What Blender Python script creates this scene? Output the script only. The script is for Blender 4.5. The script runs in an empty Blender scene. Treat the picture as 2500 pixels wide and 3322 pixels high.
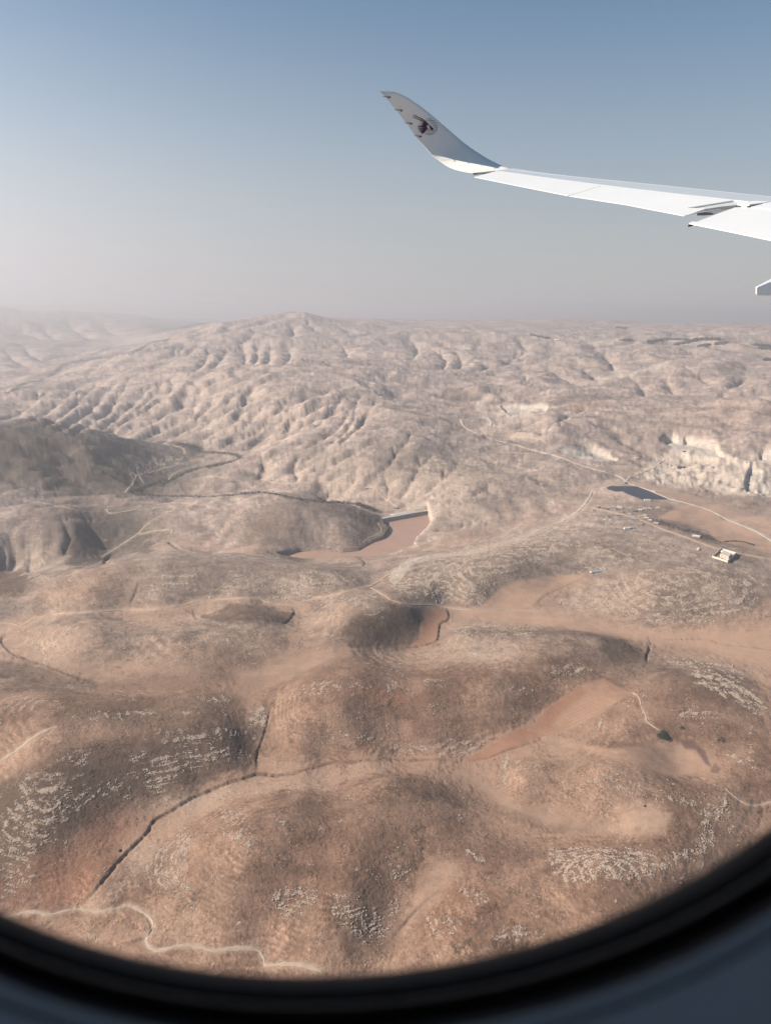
import bpy, math, random
import numpy as np
from mathutils import Vector
from mathutils.geometry import tessellate_polygon
from mathutils.bvhtree import BVHTree

random.seed(7)
RNG = np.random.default_rng(11)
C = bpy.context.scene.collection
SC = bpy.context.scene

# ------------------------------------------------------------------ camera
FPX, CX, CY = 2498.0, 1250.0, 1661.0
H = 600.0
PITCH = math.radians(14.564)
cam_d = bpy.data.cameras.new('camera')
cam = bpy.data.objects.new('camera', cam_d)
C.objects.link(cam)
cam.location = (0, 0, H)
cam.rotation_euler = (math.radians(90) - PITCH, 0, 0)
cam_d.sensor_fit = 'VERTICAL'
cam_d.sensor_height = 36.0
cam_d.lens = 36.0 * FPX / 3322.0
cam_d.clip_start = 0.01
cam_d.clip_end = 400000.0
cam_d.dof.use_dof = True
cam_d.dof.focus_distance = 900.0
cam_d.dof.aperture_fstop = 6.4
SC.camera = cam

# ------------------------------------------------------------------ sky, sun, exposure
SUN_AZ = math.radians(-92.0)      # measured from +Y (view), negative = left
SUN_EL = math.radians(30.0)
world = bpy.data.worlds.new('World')
SC.world = world
world.use_nodes = True
wn = world.node_tree
sky = wn.nodes.new('ShaderNodeTexSky')
sky.sky_type = 'NISHITA'
sky.sun_disc = False
sky.sun_elevation = SUN_EL
sky.sun_rotation = SUN_AZ
sky.altitude = 900.0
sky.air_density = 1.0
sky.dust_density = 1.0
sky.ozone_density = 1.5
SKY_STRENGTH = 0.07
hs = wn.nodes.new('ShaderNodeHueSaturation')
hs.inputs['Saturation'].default_value = 1.25
hs.inputs['Value'].default_value = .84
wn.links.new(sky.outputs[0], hs.inputs['Color'])
# dust haze thickening towards the horizon, brighter towards the sun
SUNV = Vector((math.sin(SUN_AZ) * math.cos(SUN_EL), math.cos(SUN_AZ) * math.cos(SUN_EL), math.sin(SUN_EL)))


def wmath(op, a, b=None, clamp=False):
    n = wn.nodes.new('ShaderNodeMath')
    n.operation = op
    n.use_clamp = clamp
    for k, q in enumerate((a, b)):
        if q is None:
            continue
        if isinstance(q, (int, float)):
            n.inputs[k].default_value = q
        else:
            wn.links.new(q, n.inputs[k])
    return n.outputs[0]


tcw = wn.nodes.new('ShaderNodeTexCoord')
nrm = wn.nodes.new('ShaderNodeVectorMath')
nrm.operation = 'NORMALIZE'
wn.links.new(tcw.outputs['Generated'], nrm.inputs[0])
sep = wn.nodes.new('ShaderNodeSeparateXYZ')
wn.links.new(nrm.outputs[0], sep.inputs[0])
dotn = wn.nodes.new('ShaderNodeVectorMath')
dotn.operation = 'DOT_PRODUCT'
dotn.inputs[1].default_value = SUNV
wn.links.new(nrm.outputs[0], dotn.inputs[0])
hz_z = wmath('MULTIPLY', wmath('MAXIMUM', sep.outputs['Z'], 0.0), 3.8)
hz_f = wmath('POWER', 2.718, wmath('MULTIPLY', wmath('POWER', hz_z, 1.7), -1.0))
glow = wmath('POWER', wmath('MAXIMUM', wmath('ADD', wmath('MULTIPLY', dotn.outputs['Value'], .5), .5), 0.0), 5.0)
HZ = 5.9
hz_v = wmath('MULTIPLY', wmath('ADD', .70, wmath('MULTIPLY', glow, 2.0)), HZ)
hzc = wn.nodes.new('ShaderNodeMix')
hzc.data_type = 'RGBA'
hzc.inputs[0].default_value = 1.0
hzc.blend_type = 'MULTIPLY'
hzc.inputs[6].default_value = (1.0, .955, .985, 1)
ccw = wn.nodes.new('ShaderNodeCombineColor')
for k in range(3):
    wn.links.new(hz_v, ccw.inputs[k])
wn.links.new(ccw.outputs[0], hzc.inputs[7])
mixw = wn.nodes.new('ShaderNodeMix')
mixw.data_type = 'RGBA'
wn.links.new(wmath('MULTIPLY', hz_f, wmath('ADD', .95, wmath('MULTIPLY', glow, .8)), True), mixw.inputs[0])
tint = wn.nodes.new('ShaderNodeMix')
tint.data_type = 'RGBA'
tint.blend_type = 'MULTIPLY'
tint.inputs[0].default_value = 1.0
tint.inputs[7].default_value = (.66, 1.04, 1.0, 1)
wn.links.new(hs.outputs[0], tint.inputs[6])
wn.links.new(tint.outputs[2], mixw.inputs[6])
wn.links.new(hzc.outputs[2], mixw.inputs[7])
wn.links.new(mixw.outputs[2], wn.nodes['Background'].inputs[0])
wn.nodes['Background'].inputs[1].default_value = SKY_STRENGTH
sun_d = bpy.data.lights.new('sun', 'SUN')
sun_d.energy = 4.6
sun_d.angle = math.radians(0.5)
sun_d.color = (1.0, 0.91, 0.80)
sun = bpy.data.objects.new('sun', sun_d)
C.objects.link(sun)
sun.rotation_euler = SUNV.to_track_quat('Z', 'Y').to_euler()
sun.location = (0, 0, 3000)
SC.view_settings.view_transform = 'Standard'
SC.view_settings.look = 'None'
SC.view_settings.exposure = 0.80
SC.view_settings.gamma = 1.0
SC.view_settings.use_curve_mapping = False
SC.cycles.use_denoising = True
SC.cycles.max_bounces = 6
SC.cycles.volume_bounces = 0
SC.cycles.transparent_max_bounces = 8

# ------------------------------------------------------------------ helpers
SP, CP = math.sin(PITCH), math.cos(PITCH)


def ray(u, v):
    x, y = (u - CX) / FPX, -(v - CY) / FPX
    return np.array((x, CP + y * SP, -SP + y * CP))


def ray_az(u, v):
    d = ray(u, v)
    hp = math.hypot(d[0], d[1])
    return math.atan2(d[0], d[1]), d[2] / hp


def at_depth(u, v, d):
    """world point seen at photo pixel (u, v), d metres along the optical axis"""
    return Vector(ray(u, v) * d) + Vector((0, 0, H))


TILES = {'A': (0, 980, .7508), 'B': (1250, 980, .7508), 'C': (0, 1350, .7508), 'D': (1250, 1350, .7508),
         'E': (0, 1850, .7508), 'G': (1250, 1850, .7508), 'J': (0, 2500, .7508), 'K': (1250, 2500, .7508),
         'M': (0, 1300, .5009), 'N': (834, 1300, .5009), 'V': (1900, 1560, .2042), 'Q': (2080, 1380, .2523),
         'S': (2180, 1740, .15616), 'W': (1500, 480, .6006), 'X': (1150, 230, .36036), 'L': (1290, 330, .0961),
         'O': (0, 0, 1.5015), 'Z': (1180, 1620, .1441), 'Y': (1700, 1040, .4805), 'P': (0, 0, 1.0)}


def T(t, pts):
    x0, y0, s = TILES[t]
    return [(x0 + p[0] * s, y0 + p[1] * s) for p in pts]


def spline(pts, n=8):
    """Catmull-Rom through 2D/3D points"""
    p = [np.array(q, float) for q in pts]
    p = [2 * p[0] - p[1]] + p + [2 * p[-1] - p[-2]]
    out = []
    for i in range(1, len(p) - 2):
        for k in range(n):
            t = k / n
            out.append(.5 * (2 * p[i] + (p[i + 1] - p[i - 1]) * t + (2 * p[i - 1] - 5 * p[i] + 4 * p[i + 1] - p[i + 2]) * t * t
                             + (3 * p[i] - p[i - 1] - 3 * p[i + 1] + p[i + 2]) * t ** 3))
    out.append(p[-2])
    return out


def sstep(a, b, x):
    t = np.clip((x - a) / (b - a), 0, 1)
    return t * t * (3 - 2 * t)


_perm = RNG.permutation(4096)
_gx, _gy = np.cos(_perm / 4096 * 2 * np.pi), np.sin(_perm / 4096 * 2 * np.pi)


def perlin(x, y):
    xi, yi = np.floor(x).astype(np.int64), np.floor(y).astype(np.int64)
    fx, fy = x - xi, y - yi
    u, v = fx ** 3 * (fx * (fx * 6 - 15) + 10), fy ** 3 * (fy * (fy * 6 - 15) + 10)

    def g(ix, iy, dx, dy):
        h = _perm[(ix * 1619 + _perm[(iy * 31337) & 4095]) & 4095]
        return _gx[h] * dx + _gy[h] * dy
    a = g(xi, yi, fx, fy)
    b = g(xi + 1, yi, fx - 1, fy)
    c = g(xi, yi + 1, fx, fy - 1)
    d = g(xi + 1, yi + 1, fx - 1, fy - 1)
    return 1.4 * ((a * (1 - u) + b * u) * (1 - v) + (c * (1 - u) + d * u) * v)


def fbm(x, y, octv=4, gain=.5, seed=0.0, ridged=False):
    s, a, t = 0, 1.0, 0
    for o in range(octv):
        n = perlin(x * 2 ** o + 17.3 * o + seed, y * 2 ** o - 9.1 * o + seed * 1.7)
        if ridged:
            n = 1 - 2 * np.abs(n)
        s = s + a * n
        t += a
        a *= gain
    return s / t


def tag(o, label=None, cat=None, group=None, kind=None):
    if label:
        o['label'] = label
    if cat:
        o['category'] = cat
    if group:
        o['group'] = group
    if kind:
        o['kind'] = kind
    return o


def mesh_obj(name, verts, faces, mat, parent=None, smooth=False):
    me = bpy.data.meshes.new(name)
    me.from_pydata([tuple(v) for v in verts], [], faces)
    me.materials.append(mat)
    if smooth:
        me.polygons.foreach_set('use_smooth', [True] * len(me.polygons))
    me.update()
    o = bpy.data.objects.new(name, me)
    C.objects.link(o)
    if parent:
        o.parent = parent
    return o


def empty(name, loc=(0, 0, 0), rz=0.0):
    o = bpy.data.objects.new(name, None)
    C.objects.link(o)
    o.location = loc
    o.rotation_euler = (0, 0, rz)
    return o


def np_mesh(name, verts, tris, mat, smooth=True):
    """fast mesh from numpy arrays of triangles or quads"""
    k = tris.shape[1]
    me = bpy.data.meshes.new(name)
    me.vertices.add(len(verts))
    me.vertices.foreach_set('co', np.ascontiguousarray(verts, np.float32).ravel())
    me.loops.add(tris.size)
    me.loops.foreach_set('vertex_index', np.ascontiguousarray(tris, np.int32).ravel())
    me.polygons.add(len(tris))
    me.polygons.foreach_set('loop_start', np.arange(0, tris.size, k, dtype=np.int32))
    me.polygons.foreach_set('use_smooth', np.full(len(tris), smooth))
    me.materials.append(mat)
    me.update(calc_edges=True)
    o = bpy.data.objects.new(name, me)
    C.objects.link(o)
    return o


def material(name, col, rough=.8, metallic=0.0, var=0.0, scale=3.0, spec=None):
    m = bpy.data.materials.new(name)
    m.use_nodes = True
    nt = m.node_tree
    b = nt.nodes['Principled BSDF']
    b.inputs['Base Color'].default_value = (*col, 1)
    b.inputs['Roughness'].default_value = rough
    b.inputs['Metallic'].default_value = metallic
    if spec is not None:
        b.inputs['Specular IOR Level'].default_value = spec
    if var > 0:
        tc = nt.nodes.new('ShaderNodeTexCoord')
        n = nt.nodes.new('ShaderNodeTexNoise')
        n.inputs['Scale'].default_value = scale
        n.inputs['Detail'].default_value = 5
        r = nt.nodes.new('ShaderNodeValToRGB')
        r.color_ramp.elements[0].position = .3
        r.color_ramp.elements[1].position = .7
        r.color_ramp.elements[0].color = (*[c * (1 - var) for c in col], 1)
        r.color_ramp.elements[1].color = (*[min(1, c * (1 + var)) for c in col], 1)
        nt.links.new(tc.outputs['Object'], n.inputs['Vector'])
        nt.links.new(n.outputs['Fac'], r.inputs['Fac'])
        nt.links.new(r.outputs['Color'], b.inputs['Base Color'])
    return m


# ------------------------------------------------------------------ terrain: control heights
# (tile, x, y, 'z' height | 'r' ground distance, value): one visible surface point each
CTRL = []


def ct(tile, items):
    for x, y, k, val in items:
        u, v = T(tile, [(x, y)])[0]
        a, s = ray_az(u, v)
        if k == 'z':
            r = (val - H) / s
            z = val
        else:
            r = val
            z = H + s * r
        CTRL.append((a, math.log(r), z / r))


ct('P', [
    # near
    (0, 3180, 'z', -22), (400, 3150, 'z', -24), (900, 3180, 'z', -20), (1250, 3080, 'z', -18), (1700, 3120, 'z', -8), (2300, 3150, 'z', -12),
    (30, 2975, 'z', -22), (260, 2945, 'z', -20), (480, 2990, 'z', -18), (520, 3080, 'z', -20), (860, 3075, 'z', -17),
    (300, 2880, 'z', -10), (380, 2780, 'z', -9), (520, 2650, 'z', -12), (640, 2580, 'z', -11), (830, 2492, 'z', -10), (1060, 2480, 'z', -9), (1300, 2455, 'z', -8),
    (620, 2780, 'z', 10), (800, 2700, 'z', 26), (950, 2620, 'z', 20), (1050, 2760, 'z', 16), (820, 2880, 'z', 12), (640, 2960, 'z', -6), (960, 3000, 'z', -4),
    (1150, 2900, 'z', 8), (1340, 2880, 'z', -1), (1260, 3060, 'z', -16), (1390, 2780, 'z', 5), (1420, 2650, 'z', 12), (1250, 2540, 'z', 14),
    (1500, 2470, 'z', -8), (1620, 2560, 'z', -8), (1760, 2650, 'z', -6), (1960, 2690, 'z', -3),
    (1500, 3000, 'z', 2), (1700, 2880, 'z', 9), (1950, 2810, 'z', 20), (2150, 2800, 'z', 14), (2350, 2700, 'z', 0), (2450, 2640, 'z', -6), (2350, 2600, 'z', 4),
    (1700, 2530, 'z', 6), (1950, 2540, 'z', 18), (2150, 2580, 'z', 14), (1850, 2450, 'z', -4), (2200, 2460, 'z', -7),
    (1560, 2430, 'z', -7), (1720, 2370, 'z', -5), (1850, 2280, 'z', -1), (2030, 2240, 'z', 4), (2000, 2360, 'z', 6), (2160, 2390, 'z', 4),
    (0, 2600, 'z', 8), (150, 2650, 'z', 12), (100, 2860, 'z', -8), (330, 2640, 'z', 2), (240, 2790, 'z', -6),
    (150, 2280, 'z', 34), (350, 2330, 'z', 32), (560, 2420, 'z', 16), (300, 2450, 'z', 22), (650, 2330, 'z', 22), (760, 2420, 'z', 10), (820, 2400, 'z', 0), (850, 2300, 'z', 2), (890, 2240, 'z', 8),
    (0, 2420, 'z', 20), (600, 2550, 'z', -2),
    (960, 2340, 'z', 20), (1200, 2220, 'z', 32), (1100, 2320, 'z', 28), (1400, 2280, 'z', 20), (1350, 2400, 'z', 4), (1000, 2430, 'z', 4), (1600, 2230, 'z', 22), (1800, 2180, 'z', 16),
    # mid foreground hills
    (30, 2072, 'z', -30), (130, 2140, 'z', -26), (315, 2210, 'z', -16), (500, 2230, 'z', -4), (800, 2215, 'z', 4), (980, 2170, 'z', 10),
    (160, 2080, 'z', -8), (300, 2072, 'z', 10), (560, 2080, 'z', 12), (800, 2090, 'z', 8), (1000, 2080, 'z', 4), (0, 2180, 'z', -8),
    (150, 1997, 'z', -26), (420, 1982, 'z', -21), (650, 1970, 'z', -18), (900, 1960, 'z', -18), (1000, 1958, 'z', -17), (1216, 1905, 'z', -10),
    (780, 1997, 'z', 4), (900, 2010, 'z', 2), (940, 2000, 'z', -10), (960, 2030, 'z', -6), (1060, 1960, 'z', -2), (1200, 1937, 'z', 20), (1120, 2000, 'z', 18), (1246, 2027, 'z', 12), (1320, 1990, 'z', 14), (1276, 2098, 'z', -12),
    (1396, 2057, 'z', -15), (1430, 2000, 'z', -14), (1345, 2092, 'z', -15), (1500, 2060, 'z', 2), (1726, 2087, 'z', 14), (1550, 2110, 'z', 6), (1950, 2080, 'z', 8), (2080, 2130, 'z', -3), (2100, 2080, 'z', -11),
    (1560, 1988, 'z', -15), (1800, 2010, 'z', -14), (2000, 2050, 'z', -13), (2250, 2065, 'z', -12), (2450, 2090, 'z', -12), (2480, 2200, 'z', -9), (2300, 2200, 'z', 8), (2200, 2300, 'z', 12), (2400, 2350, 'z', 8), (2450, 2480, 'z', 2),
    # ridge in front of the reservoir
    (300, 1907, 'z', 6), (525, 1802, 'z', 4), (150, 1866, 'z', -8), (40, 1885, 'z', -20), (330, 1825, 'z', 2), (700, 1810, 'z', 2), (900, 1822, 'z', -6), (640, 1900, 'z', 4), (500, 1940, 'z', -4), (800, 1920, 'z', -2), (1036, 1862, 'z', 6), (1150, 1870, 'z', -4), (60, 1950, 'z', -24), (1000, 1920, 'z', 0),
    (1250, 1868, 'z', -12), (1350, 1810, 'z', -16), (1320, 1890, 'z', -2),
    (1650, 1832, 'z', 22), (1516, 1907, 'z', 8), (1400, 1930, 'z', 4), (1460, 1940, 'z', -12), (1727, 1922, 'z', -8), (1850, 1870, 'z', -5), (1620, 1950, 'z', -12),
    (1900, 1790, 'z', 14), (2100, 1800, 'z', 10), (2340, 1800, 'z', 8), (2100, 1930, 'z', 16), (2350, 1930, 'z', 12), (2150, 1990, 'z', 4), (2480, 1990, 'z', -4), (2480, 1880, 'z', 4),
    # village, solar farm, fields
    (2080, 1600, 'z', 0), (2000, 1585, 'z', 0), (2150, 1615, 'z', 0), (2000, 1660, 'z', 4), (2100, 1680, 'z', 5), (2250, 1670, 'z', 0), (2400, 1720, 'z', -1), (2450, 1740, 'z', -1), (2490, 1800, 'z', 2), (2350, 1640, 'z', 0), (1900, 1700, 'z', 2), (2200, 1730, 'z', 6),
    (1900, 1640, 'z', -10), (1750, 1690, 'z', -22), (1600, 1742, 'z', -34), (1480, 1790, 'z', -30), (1750, 1760, 'z', 8),
    # quarry hill
    (2300, 1530, 'z', 8), (2200, 1500, 'z', 10), (2050, 1500, 'z', 8), (2200, 1400, 'z', 72), (2320, 1420, 'z', 74), (2450, 1500, 'z', 40), (2420, 1400, 'z', 85), (2500, 1440, 'z', 75), (2080, 1420, 'z', 55), (1950, 1450, 'z', 30), (2000, 1550, 'z', 2), (2480, 1570, 'z', 12),
    # reservoir and its shores
    (1300, 1700, 'z', -66), (1330, 1680, 'z', -66), (1200, 1780, 'z', -66), (1050, 1795, 'z', -66), (1380, 1700, 'z', -54), (1395, 1660, 'z', -46), (1450, 1640, 'z', -20), (1480, 1720, 'z', -34), (1350, 1770, 'z', -52), (1420, 1600, 'z', -10),
    (1220, 1730, 'z', -50), (1130, 1790, 'z', -56), (950, 1795, 'z', -56), (840, 1604, 'z', 4), (1000, 1615, 'z', -4), (1130, 1645, 'z', -24), (1210, 1675, 'z', -42), (950, 1700, 'z', -8), (800, 1690, 'z', -12), (1100, 1710, 'z', -20), (700, 1780, 'z', -62), (650, 1640, 'z', -12), (1240, 1690, 'z', -56), (1250, 1645, 'z', -72), (1320, 1640, 'z', -50),
    (510, 1652, 'z', -34), (430, 1760, 'z', -78), (345, 1802, 'z', -98), (480, 1740, 'z', -60), (600, 1740, 'z', -48),
    (0, 1800, 'z', -70), (150, 1800, 'z', -72), (225, 1727, 'z', -40), (90, 1682, 'z', -14), (30, 1845, 'z', -104), (0, 1640, 'z', -10), (200, 1640, 'z', -36),
    # river valley behind
    (676, 1609, 'z', -112), (520, 1612, 'z', -114), (900, 1598, 'z', -100), (1080, 1615, 'z', -90), (1180, 1640, 'z', -80), (400, 1600, 'z', -86),
    (330, 1585, 'z', -70), (250, 1600, 'z', -60), (150, 1560, 'z', -30), (0, 1577, 'z', -34),
    (560, 1560, 'z', -118), (640, 1500, 'z', -120), (720, 1487, 'z', -121), (780, 1480, 'z', -118), (600, 1440, 'z', -122), (500, 1500, 'z', -92), (430, 1520, 'z', -70),
    (90, 1382, 'z', 78), (0, 1378, 'z', 66), (220, 1395, 'z', 50), (340, 1430, 'z', 0), (440, 1445, 'z', -60), (300, 1490, 'z', -4), (60, 1480, 'z', 36), (250, 1440, 'z', 30), (180, 1530, 'z', -26),
    (900, 1500, 'z', -50), (800, 1540, 'z', -78), (700, 1560, 'z', -92), (1000, 1560, 'z', -64), (1150, 1560, 'z', -40), (1100, 1480, 'z', 0), (950, 1420, 'z', -10), (1300, 1560, 'z', -14), (1250, 1480, 'z', 14), (1500, 1500, 'z', 14), (1400, 1400, 'z', 40), (1650, 1600, 'z', 2), (1700, 1500, 'z', 16), (1800, 1560, 'z', 8),
    (1560, 1440, 'z', 14), (1560, 1330, 'z', 22), (1650, 1420, 'z', 22), (1800, 1400, 'z', 62), (1850, 1340, 'z', 80), (1950, 1400, 'z', 60), (1700, 1350, 'z', 62), (1480, 1300, 'z', 50), (1350, 1300, 'z', 62),
    # mountain on the left
    (375, 1411, 'z', -122), (150, 1372, 'r', 5200), (0, 1306, 'r', 5900), (250, 1340, 'r', 5300), (500, 1400, 'z', -112), (700, 1420, 'z', -84), (640, 1340, 'z', -30), (495, 1291, 'z', -10), (750, 1306, 'z', 34), (900, 1340, 'z', 20), (300, 1250, 'z', -40), (150, 1270, 'z', -80),
    (630, 1171, 'z', 130), (480, 1200, 'z', 50), (841, 1201, 'z', 170), (1000, 1230, 'z', 140), (1200, 1276, 'z', 92), (1100, 1340, 'z', 60), (780, 1245, 'z', 110), (1050, 1180, 'z', 190), (1200, 1220, 'z', 150),
    (320, 1185, 'z', -90), (450, 1155, 'r', 9300), (560, 1130, 'r', 9700), (640, 1095, 'r', 10300), (720, 1070, 'r', 10600), (788, 1053, 'r', 10900), (901, 1032, 'r', 11200), (976, 1024, 'r', 11400), (1028, 1031, 'r', 11600), (1118, 1044, 'r', 11900),
    (760, 1110, 'r', 9400), (900, 1090, 'r', 9700), (1000, 1110, 'r', 9000), (1100, 1090, 'r', 9800), (850, 1150, 'r', 8400),
    # plateau on the right
    (1250, 1042, 'r', 12300), (1355, 1056, 'r', 12500), (1550, 1047, 'r', 13200), (1730, 1042, 'r', 14000), (1956, 1040, 'r', 14600), (2068, 1055, 'r', 14200), (2203, 1056, 'r', 13600), (2376, 1060, 'r', 12900), (2500, 1062, 'r', 12600),
    (1250, 1120, 'r', 8900), (1400, 1110, 'r', 9200), (1550, 1085, 'r', 10200), (1700, 1100, 'r', 9600), (1850, 1090, 'r', 10400), (2100, 1100, 'r', 9500), (2250, 1095, 'r', 9600), (2400, 1120, 'r', 8800), (2500, 1110, 'r', 9200),
    (1300, 1190, 'r', 6700), (1500, 1165, 'r', 7300), (1700, 1160, 'r', 7600), (1900, 1165, 'r', 7300), (2100, 1150, 'r', 7700), (2400, 1190, 'r', 6700),
    (1450, 1240, 'r', 5700), (1700, 1245, 'r', 5600), (1950, 1235, 'r', 5900), (2200, 1210, 'r', 6200), (2450, 1250, 'r', 5500), (2300, 1300, 'r', 4700), (2050, 1310, 'r', 4700),
    # far left valley and its mountains
    (0, 1240, 'r', 9800), (60, 1200, 'r', 11200), (300, 1150, 'r', 13000), (150, 1160, 'r', 13000), (0, 1130, 'r', 15000), (200, 1100, 'r', 18000), (420, 1105, 'r', 17000), (520, 1080, 'r', 19500), (330, 1125, 'r', 15000),
    (0, 1021, 'r', 26000), (120, 1026, 'r', 26500), (225, 1029, 'r', 27000), (420, 1029, 'r', 27500), (518, 1043, 'r', 29000), (650, 1048, 'r', 31000), (100, 1060, 'r', 23000), (350, 1065, 'r', 23500),
])
for a_ in (-.8, .8):
    for r_, z_ in ((400, -10), (700, -5), (1000, 5), (1500, -5), (2200, -20 if a_ < 0 else 20), (3500, 20 if a_ < 0 else 60), (6000, -60 if a_ < 0 else 150), (10000, -120 if a_ < 0 else 330), (17000, 0 if a_ < 0 else 300), (27000, 450 if a_ < 0 else 150), (42000, -200)):
        CTRL.append((a_, math.log(r_), z_ / r_))
for a_ in (-.4, -.2, 0, .2, .4):
    for r_, z_ in ((380, -15), (20000 if a_ > -.15 else 38000, 250 if a_ > -.15 else 0), (28000 if a_ > -.15 else 44000, 0 if a_ > -.15 else -200), (45000, -300)):
        CTRL.append((a_, math.log(r_), z_ / r_))

ctl = np.array(CTRL)


def tps_fit(P, w, lam=2e-4):
    n = len(P)
    d2 = ((P[:, None] - P[None]) ** 2).sum(-1)
    K = .5 * d2 * np.log(d2 + 1e-12) + lam * np.eye(n)
    A = np.zeros((n + 3, n + 3))
    A[:n, :n] = K
    A[:n, n] = 1
    A[:n, n + 1:] = P
    A[n, :n] = 1
    A[n + 1:, :n] = P.T
    return np.linalg.solve(A, np.concatenate([w, np.zeros(3)]))


ca = np.stack([ctl[:, 0] * 1.6, ctl[:, 1]], 1)
cw = tps_fit(ca, ctl[:, 2])
# work grid (azimuth, log distance)
DG = .0045
GA = np.arange(-.80, .8001, DG)
GL = np.arange(math.log(380), math.log(45000), DG)
na, nl = len(GA), len(GL)
Zb = np.zeros((nl, na))
for i in range(nl):
    q = np.stack([GA * 1.6, np.full(na, GL[i])], 1)
    d2 = ((q[:, None] - ca[None]) ** 2).sum(-1)
    Zb[i] = (.5 * d2 * np.log(d2 + 1e-12)) @ cw[:len(ca)] + cw[len(ca)] + q @ cw[len(ca) + 1:]
RG = np.exp(GL)[:, None]
Zb *= RG
AA, LL = np.meshgrid(GA, GL)
# relief noise, self similar with distance; calm near the camera, rough in the mountains
rough = .16 + .84 * sstep(math.log(1900), math.log(3600), LL)
wx = fbm(AA * 6, LL * 6, 3, seed=3.1) * .12
wy = fbm(AA * 6, LL * 6, 3, seed=8.7) * .12
n1 = fbm((AA + wx) * 9, (LL + wy) * 7, 4, .5, 1.3)
n2 = fbm((AA + wx) * 26, (LL + wy) * 18, 4, .55, 5.5, True)
farcut = 1 - .75 * sstep(math.log(9000), math.log(13000), LL) * (AA > -.2)
# keep the flat places flat (fields, reservoir, solar farm): damp close to many controls
Zb = Zb + RG * rough * farcut * (n1 * .0135 + n2 * .0065)


def boxblur(Z, k):
    for ax in (0, 1):
        P_ = np.pad(Z, [(k + 1, k) if a == ax else (0, 0) for a in (0, 1)], 'edge')
        cs = np.cumsum(P_, ax)
        n = Z.shape[ax]
        Z = (np.take(cs, np.arange(2 * k + 1, 2 * k + 1 + n), ax) - np.take(cs, np.arange(0, n), ax)) / (2 * k + 1)
    return Z


def erode(Z, iters, kmap, diff):
    nr, nc = Z.shape
    N = nr * nc
    idx = np.arange(N).reshape(nr, nc)
    offs = [(-1, -1), (-1, 0), (-1, 1), (0, -1), (0, 1), (1, -1), (1, 0), (1, 1)]
    kf = kmap.ravel()
    for it in range(iters):
        best = np.zeros((nr, nc))
        rec = idx.copy()
        mn = np.full((nr, nc), 1e9)
        for dy, dx in offs:
            ys, xs = slice(max(0, -dy), nr - max(0, dy)), slice(max(0, -dx), nc - max(0, dx))
            yt, xt = slice(max(0, dy), nr - max(0, -dy)), slice(max(0, dx), nc - max(0, -dx))
            s = (Z[ys, xs] - Z[yt, xt]) / math.hypot(dy, dx)
            b = best[ys, xs]
            m = s > b
            b[m] = s[m]
            rr = rec[ys, xs]
            rr[m] = idx[yt, xt][m]
            mn[ys, xs] = np.minimum(mn[ys, xs], Z[yt, xt])
        pit = (best <= 0)
        order = np.argsort(-Z.ravel(), kind='stable').tolist()
        rl = rec.ravel().tolist()
        acc = [1.0] * N
        for i in order:
            r = rl[i]
            if r != i:
                acc[r] += acc[i]
        f = (kf * np.power(np.array(acc), .5)).tolist()
        zl = Z.ravel().tolist()
        for i in reversed(order):
            r = rl[i]
            if r != i:
                fi = f[i]
                zl[i] = (zl[i] + fi * zl[r]) / (1 + fi)
        Z = np.array(zl).reshape(nr, nc)
        Z = np.where(pit, np.maximum(Z, np.minimum(mn, Z + .002 * RG)), Z)
        L = np.zeros_like(Z)
        L[1:-1, 1:-1] = Z[:-2, 1:-1] + Z[2:, 1:-1] + Z[1:-1, :-2] + Z[1:-1, 2:] - 4 * Z[1:-1, 1:-1]
        Z = Z + diff * L
    return Z


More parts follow.
